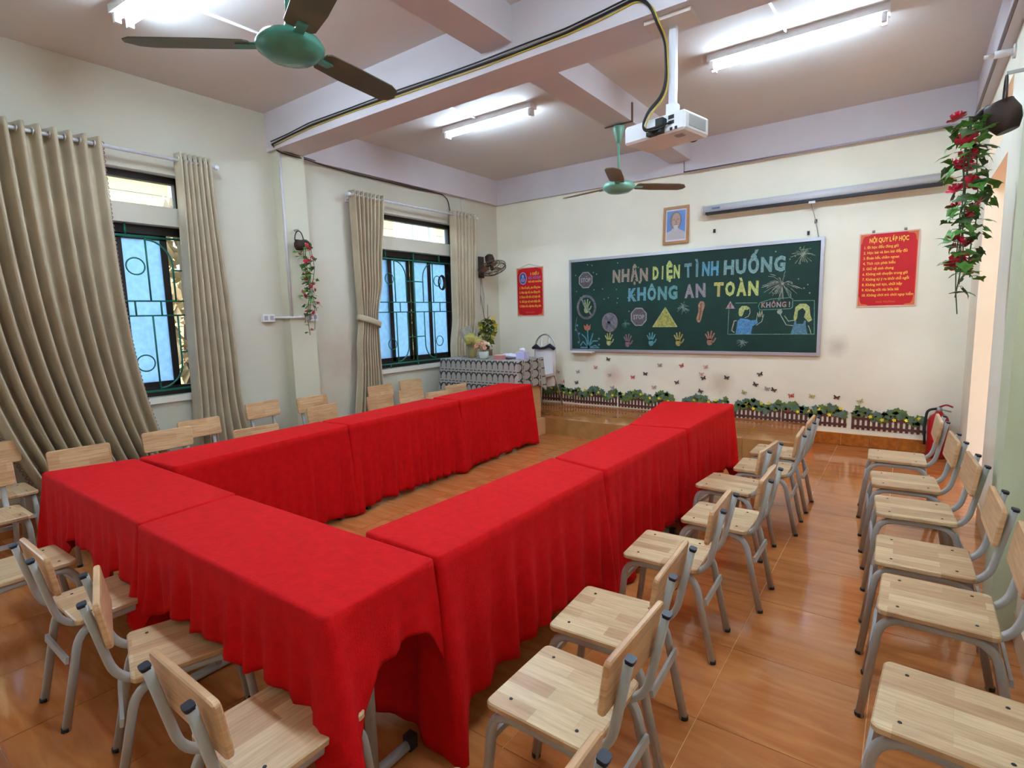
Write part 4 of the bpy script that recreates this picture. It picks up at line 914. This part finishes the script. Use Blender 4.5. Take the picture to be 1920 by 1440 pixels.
def basket(name, loc, label, vine0, zlen, spread, nl, nf, ls, fs, pot, seed, wallx):
    t = thing(name, label, 'hanging plant', loc); rr = random.Random(seed)
    pr, phh, tilt = pot; Mt = Matrix.Rotation(tilt, 4, 'Y')
    q = MB().lathe([(pr*.62, -phh*.5), (pr*.95, -phh*.2), (pr*1.05, phh*.1), (pr*.85, phh*.42), (pr*.82, phh*.5), (pr*.74, phh*.5), (pr*.7, phh*.2), (.0, phh*.15)], 18, caps=False); q.bm.faces.new([v for v in q.bm.verts[:18]]); q.bm.transform(Mt); q.obj('pot', M_brown, t)
    MB().tube([(0, pr*.95*math.cos(g), phh*.4+pr*1.9*math.sin(g)) for g in [PI*k/12 for k in range(13)]], .006 if pr < .1 else .009, 6).obj('handle', M_brown, t)
    MB().bx(min(0, wallx), max(0, wallx), -.008, .008, phh*.4+pr*1.95, phh*.4+pr*1.95+.016).obj('hook', M_metalgrey, t)
    v0 = Vector(vine0)
    MB().tube(bend([(0, 0, phh*.3), (v0.x*.6, v0.y*.6, v0.z+.05), v0], .08), .016, 6).obj('stem', M_brown, t)
    stems = []
    for k in range(5):
        a = v0+Vector((rr.uniform(-1, 1)*spread*.5, rr.uniform(-1, 1)*spread, rr.uniform(-.03, .05))); ln = zlen*(.68+.32*((k*2+3) % 5)/4); P = [v0, a]
        for i in range(1, 9): P.append(a+Vector((math.sin(i*1.3+k)*.012, math.cos(i*.9+k)*.014, -ln*i/8)))
        stems.append(P); MB().tube(P, .0032, 5).obj('stem', M_leafd, t)
    lm = [leaf_mesh(M_leaf, ls, 'leaf'), leaf_mesh(M_leafd, ls*.85, 'leaf')]; fm = [flower_mesh(M_flr, fs), flower_mesh(M_flp if pr < .1 else M_flr, fs*.9)]
    def put(me, nm, i, n):
        u = (i/n)**1.05; P = rr.choice(stems); k = 1+u*8; j = min(int(k), 8); p = P[j]+(P[min(j+1, 9)]-P[j])*(k-j)
        o = link(nm, me, t); off = Vector((rr.uniform(-1, 1), rr.uniform(-1, 1), 0)).normalized()*spread*rr.uniform(.25, .95)*(1 if u < .6 else .6)
        o.location = p+off; o.rotation_euler = (rr.uniform(-1.2, .5), rr.uniform(-.6, .6), math.atan2(off.y, off.x)-PI/2+rr.uniform(-.6, .6))
        s_ = rr.uniform(.75, 1.25); o.scale = (s_, s_, s_)
        return o, p
    tw = MB()
    for i in range(nl):
        o, p = put(lm[i % 3 == 2], 'leaf', i, nl); tw.tube([p, o.location], .002, 4, caps=False)
    for i in range(nf):
        o, p = put(fm[i % 4 == 3], 'flower', i, nf); o.rotation_euler = (rr.uniform(.3, 1.5), 0, rr.uniform(0, 6.3)); tw.tube([p, o.location], .002, 4, caps=False)
    tw.obj('twigs', M_leafd, t)['kind'] = 'stuff'
    return t
basket('flower_basket', (5.41, -2.55, 2.46), 'dark hanging pot with red flowered vine by the doorway on the right', (-.115, .06, .03), 1.08, .085, 130, 27, .085, .044, (.078, .16, -.3), 4, .088)
basket('flower_basket', (.185, -3.44, 2.20), 'small brown pot with rose vine hanging on the left wall pilaster', (.02, .11, .0), .88, .085, 74, 20, .055, .028, (.05, .10, .2), 9, -.065)

# ------------------------------------------------------------------ outlets on the left wall
def outlet(y, z, x, label):
    t = thing('power_outlet', label, 'power outlet', (x, y, z)); MB().box((.018, 0, 0), (.036, .12, .075)).obj('box', M_white, t)
    for k in (-.03, .03): MB().bx(.036, .0385, k-.018, k+.018, -.02, .02).obj('socket', mat('socket_grey', (170, 168, 176), .5), t)
outlet(-3.73, 1.50, 0, 'white double power outlet on the left wall beside the gathered curtain')
outlet(-3.33, 1.5, .12, 'white power outlet on the pilaster behind the rose vine')
conduit([(.012, -3.67, 1.5), (.012, -3.575, 1.5), (.132, -3.575, 1.5), (.132, -3.40, 1.5)], 'white trunking between the two outlets on the left wall', .014)
conduit([(.13, -3.545, 3.05), (.13, -3.545, 1.5)], 'white trunking running down the left pilaster', .012, mat('pale_trunking', (214, 210, 216), .5))
conduit([(.012, -.80, 3.07), (.012, -.80, 2.83)], 'short white conduit above the curtain near the wall fan', .006)

# ------------------------------------------------------------------ teacher's desk and what stands on it
dk = thing('teacher_desk', 'teacher desk with tan side panel under a black and white cloth', 'desk', (.87, -1.33, PZ))
for nm, b in (('desktop', (-.56, .56, -.27, .27, .71, .735)), ('side_panel', (.52, .55, -.25, .25, 0, .71)), ('side_panel', (-.55, -.52, -.25, .25, 0, .71)), ('back_panel', (-.52, .52, .2, .22, .2, .71))):
    MB().bx(*b).obj(nm, M_tan, dk)
for x in (-.535, .535): MB().bx(x-.015, x+.015, -.25, -.2, -.2, 0).obj('leg', M_tan, dk)
def pattern_mat():
    m = bpy.data.materials.new('elephant_band_cloth'); m.use_nodes = True; n = m.node_tree.nodes; l = m.node_tree.links; b = n['Principled BSDF']; b.inputs['Roughness'].default_value = .7
    tc = n.new('ShaderNodeTexCoord'); sp = n.new('ShaderNodeSeparateXYZ'); l.new(tc.outputs['UV'], sp.inputs[0])
    def mt(op, a, c=None, d=None):
        q = n.new('ShaderNodeMath'); q.operation = op
        for i, v in enumerate((a, c, d)):
            if v is None: continue
            if isinstance(v, (int, float)): q.inputs[i].default_value = v
            else: l.new(v, q.inputs[i])
        return q.outputs[0]
    band = mt('FRACT', mt('MULTIPLY', sp.outputs[1], -7.0)); rep = mt('FRACT', mt('MULTIPLY', sp.outputs[0], 12.3))
    dx = mt('ABSOLUTE', mt('SUBTRACT', rep, .5)); uy = mt('DIVIDE', mt('SUBTRACT', band, .5), .36); ux = mt('DIVIDE', dx, .40)
    e = mt('ADD', mt('MULTIPLY', ux, ux), mt('MULTIPLY', uy, uy))
    cap = mt('MULTIPLY', mt('MULTIPLY', mt('GREATER_THAN', e, 1.0), mt('LESS_THAN', e, 2.2)), mt('MULTIPLY', mt('LESS_THAN', band, .40), mt('GREATER_THAN', band, .06)))
    gap = mt('MULTIPLY', mt('GREATER_THAN', dx, .44), mt('MULTIPLY', mt('GREATER_THAN', band, .3), mt('LESS_THAN', band, .72)))
    dash = mt('MULTIPLY', mt('MULTIPLY', mt('GREATER_THAN', band, .86), mt('LESS_THAN', band, .93)), mt('GREATER_THAN', mt('FRACT', mt('MULTIPLY', sp.outputs[0], 17)), .35))
    v = mt('MINIMUM', mt('ADD', mt('ADD', cap, dash), gap), 1)
    cr = n.new('ShaderNodeValToRGB'); l.new(v, cr.inputs[0]); cr.color_ramp.elements[0].color = lin((160, 156, 148)); cr.color_ramp.elements[1].color = lin((42, 40, 42))
    l.new(cr.outputs[0], b.inputs['Base Color']); return m
dq = [(.27, -1.625), (1.46, -1.625), (1.445, -1.03), (.29, -1.03)]
dc = cloth(dq, [h(.5, .5, .5, .5), h(.60, .62, .6), h(.66, .66), h(.6, .6)], 77, 'black and white cloth with rows of domes covering the teacher desk', zt=.945, amp=.012, drop=.06)
dc.name = 'desk_cloth'; me = dc.data; me.materials.clear(); me.materials.append(pattern_mat()); uv = me.uv_layers.new()
for p in me.polygons:
    for li in p.loop_indices:
        co_ = me.vertices[me.loops[li].vertex_index].co; nrm = p.normal
        if abs(nrm.z) > .8: uv.data[li].uv = (co_.x, co_.y)
        elif abs(nrm.y) > abs(nrm.x): uv.data[li].uv = (co_.x, co_.z-.945)
        else: uv.data[li].uv = (co_.z*.8, co_.y*.8)
ZD = .947
vs = thing('flower_pot', 'small white pot of cream and pink artificial flowers on the teacher desk', 'flower pot', (.90, -1.52, ZD))
MB().lathe([(.045, 0), (.06, .03), (.062, .09), (.055, .095), (.04, .07)], 18).obj('pot', mat('pot_mint', (206, 218, 208), .3), vs)
fm1 = flower_mesh(mat('cream_petal', (226, 206, 184), .6), .032); fm2 = flower_mesh(mat('peach_petal', (214, 160, 132), .6), .03); lf = leaf_mesh(M_leafd, .05, 'leaf')
rr = random.Random(3)
for k in range(34):
    a, e = rr.uniform(0, 2*PI), rr.uniform(.1, 1.5); d = Vector((math.cos(a)*math.cos(e), math.sin(a)*math.cos(e), math.sin(e))); o = link('flower' if k % 4 else 'leaf', (fm1, fm1, fm2, fm2)[k % 4] if k % 4 else lf, vs)
    o.location = Vector((0, 0, .12))+Vector((d.x*.10, d.y*.10, d.z*.085)); o.rotation_euler = d.to_track_quat('Z', 'Y').to_euler()
for k in range(5): MB().tube([(0, 0, .05), (math.cos(k*1.26)*.05, math.sin(k*1.26)*.05, .14)], .003, 4).obj('stem', M_leafd, vs)
vy = thing('potted_plant', 'tall vase with yellow green foliage in the corner behind the desk', 'plant', (.33, -.72, PZ))
MB().lathe([(.07, 0), (.10, .1), (.11, .35), (.07, .65), (.06, .78), (.075, .8)], 18).obj('vase', mat('vase_brown', (120, 100, 80), .3), vy)
lm1 = leaf_mesh(mat('olive_leaf', (96, 110, 40), .6, var=.3, scale=20, rnd=4), .085, 'leaf'); lm2 = leaf_mesh(mat('yellow_petal', (196, 176, 56), .6, var=.2, scale=20), .07, 'petal')
for k in range(80):
    a, b = rr.uniform(0, 2*PI), rr.uniform(-1, 1); r = math.sqrt(1-b*b)*rr.uniform(.7, 1); o = link('leaf' if k % 3 else 'petal', lm1 if k % 3 else lm2, vy)
    o.location = (math.cos(a)*r*.13, math.sin(a)*r*.13, 1.07+b*.17); o.rotation_euler = (rr.uniform(-1.4, 1.4), rr.uniform(-1, 1), a)
for k in range(6): MB().tube([(0, 0, .7), (math.cos(k)*.05, math.sin(k)*.05, 1.0), (math.cos(k)*.09, math.sin(k)*.09, 1.18)], .005, 4).obj('stem', M_leafd, vy)
for p in ([(0, 0, .8), (-.02, -.02, 1.2), (-.06, -.05, 1.55)], [(0, 0, .8), (.03, -.02, 1.2), (-.02, .05, 1.42)]): MB().tube(p, .003, 4).obj('twig', M_brown, vy)
bq = thing('wrapped_bouquet', 'yellow bouquet in clear wrap behind the small flower pot', 'bouquet', (.62, -1.40, ZD))
MB().lathe([(.05, 0), (.07, .1), (.08, .2), (.085, .26)], 14, caps=False).obj('wrap', M_film, bq); MB().lathe([(.045, 0), (.05, .05), (.05, .11)], 14).obj('holder', mat('olive_holder', (170, 160, 80), .5), bq)
for k in range(12):
    o = link('flower', flower_mesh(mat('bouquet_yellow', (226, 196, 60), .6), .03) if k == 0 else bq.children[2].data, bq); a = rr.uniform(0, 6.3); o.location = (math.cos(a)*.05, math.sin(a)*.05, .12+rr.uniform(0, .09)); o.rotation_euler = (rr.uniform(-.6, .6), rr.uniform(-.6, .6), a)
bxp = thing('pink_box', 'small pink box on the teacher desk', 'box', (1.16, -1.545, ZD)); MB().box((0, 0, .025), (.12, .07, .05)).obj('box', mat('pink_card', (196, 130, 128), .6), bxp); MB().box((0, 0, .053), (.125, .075, .008)).obj('lid', mat('pink_lid', (214, 170, 160), .6), bxp)
pk = thing('plastic_packet', 'crumpled clear packet on the teacher desk', 'packet', (1.20, -1.40, ZD)); q = MB(); bmesh.ops.create_icosphere(q.bm, subdivisions=3, radius=1)
for v in q.bm.verts: v.co = Vector((v.co.x*.11, v.co.y*.07, .034+v.co.z*.032))*(1+.12*noise.noise(v.co*3))
for v in q.bm.verts: v.co.z = max(.001, v.co.z)
q.obj('film', mat('packet_white', (216, 212, 232), .3), pk)
bx2 = thing('lavender_box', 'pale lavender box of tissues on the teacher desk', 'box', (1.36, -1.36, ZD)); MB().box((0, 0, .04), (.12, .10, .08)).obj('box', mat('lavender_card', (200, 194, 236), .5), bx2)
q = MB().lathe([(.01, .08), (.035, .10), (.03, .125), (.006, .13)], 9); q.obj('tissue', mat('tissue', (236, 232, 244), .8), bx2)

# ------------------------------------------------------------------ steel chair with a white coat
st = thing('steel_chair', 'steel tube chair with an arched back by the platform wall', 'chair', (.97, -.30, PZ))
arch = [(-.15, -.05, .0), (-.16, .02, .45), (-.155, .055, .75)]+[(-.155*math.cos(g), .06, .82+.17*math.sin(g)) for g in [PI*k/12 for k in range(13)]]+[(.155, .055, .75), (.16, .02, .45), (.17, .22, .0)]
MB().tube(bend(arch, .05, 3), .012, 8).obj('back_frame', M_chrome, st)
for s in (-1, 1):
    MB().tube(bend([(s*.17, .22, 0), (s*.165, .02, .44), (s*.165, -.30, .43), (s*.17, -.36, 0)], .06), .011, 8).obj('leg', M_chrome, st)
    MB().tube([(s*.06, .06, .62), (s*.06, .06, .97)], .006, 6).obj('back_rod', M_chrome, st)
MB().prism(rrect(.36, .36, .05), .43, .465, Matrix.Translation((0, -.14, 0))).obj('seat', mat('seat_white', (206, 200, 198), .5), st)
q = MB(); G = []
for j in range(9):
    v = j/8; z = .80-.52*v
    G.append(q.ring([((.175+.01*math.sin(7*g))*(1-.12*v)*math.cos(g), .045+(.05+.012*v)*math.sin(g)-.02*v, z+.02*math.cos(2*g)*(1-v)) for g in [2*PI*k/24 for k in range(24)]]))
for a, b in zip(G, G[1:]): q.skin(a, b)
q.cap(G[0]); ct = thing('coat', 'white coat with dark collar hung over the steel chair', 'coat', st.location[:]); q.obj('cloth', mat('coat_white', (222, 214, 216), .8), ct)
MB().tube([(-.17, .0, .80), (-.10, -.02, .83), (-.03, -.03, .80), (.05, -.03, .81), (.12, -.02, .84), (.19, .0, .79)], [.018, .03, .016, .018, .03, .022], 8).obj('collar', mat('navy_cloth', (40, 36, 56), .7), ct)

# ------------------------------------------------------------------ fire extinguisher
fx = thing('fire_extinguisher', 'red fire extinguisher in the back right corner behind a chair', 'fire extinguisher', (5.33, -.14, 0))
M_ext = mat('extinguisher_red', (168, 20, 28), .3, spec=.5)
MB().lathe([(.07, 0), (.082, .015), (.082, .36), (.07, .40), (.035, .43), (.025, .45)], 24).obj('cylinder', M_ext, fx)
MB().lathe([(.022, .44), (.026, .46), (.02, .49)], 12).obj('valve', M_metalgrey, fx)
MB().tube(bend([(0, 0, .49), (.05, -.02, .52), (.10, -.03, .50)], .02), .009, 6).obj('handle', M_ext, fx); MB().tube([(0, 0, .475), (.09, -.02, .455)], .008, 6).obj('lever', M_metalgrey, fx)
MB().tube(bend([(-.01, 0, .475), (-.09, -.02, .46), (-.105, -.02, .3), (-.095, -.01, .12)], .05), .011, 8).obj('hose', M_black, fx)
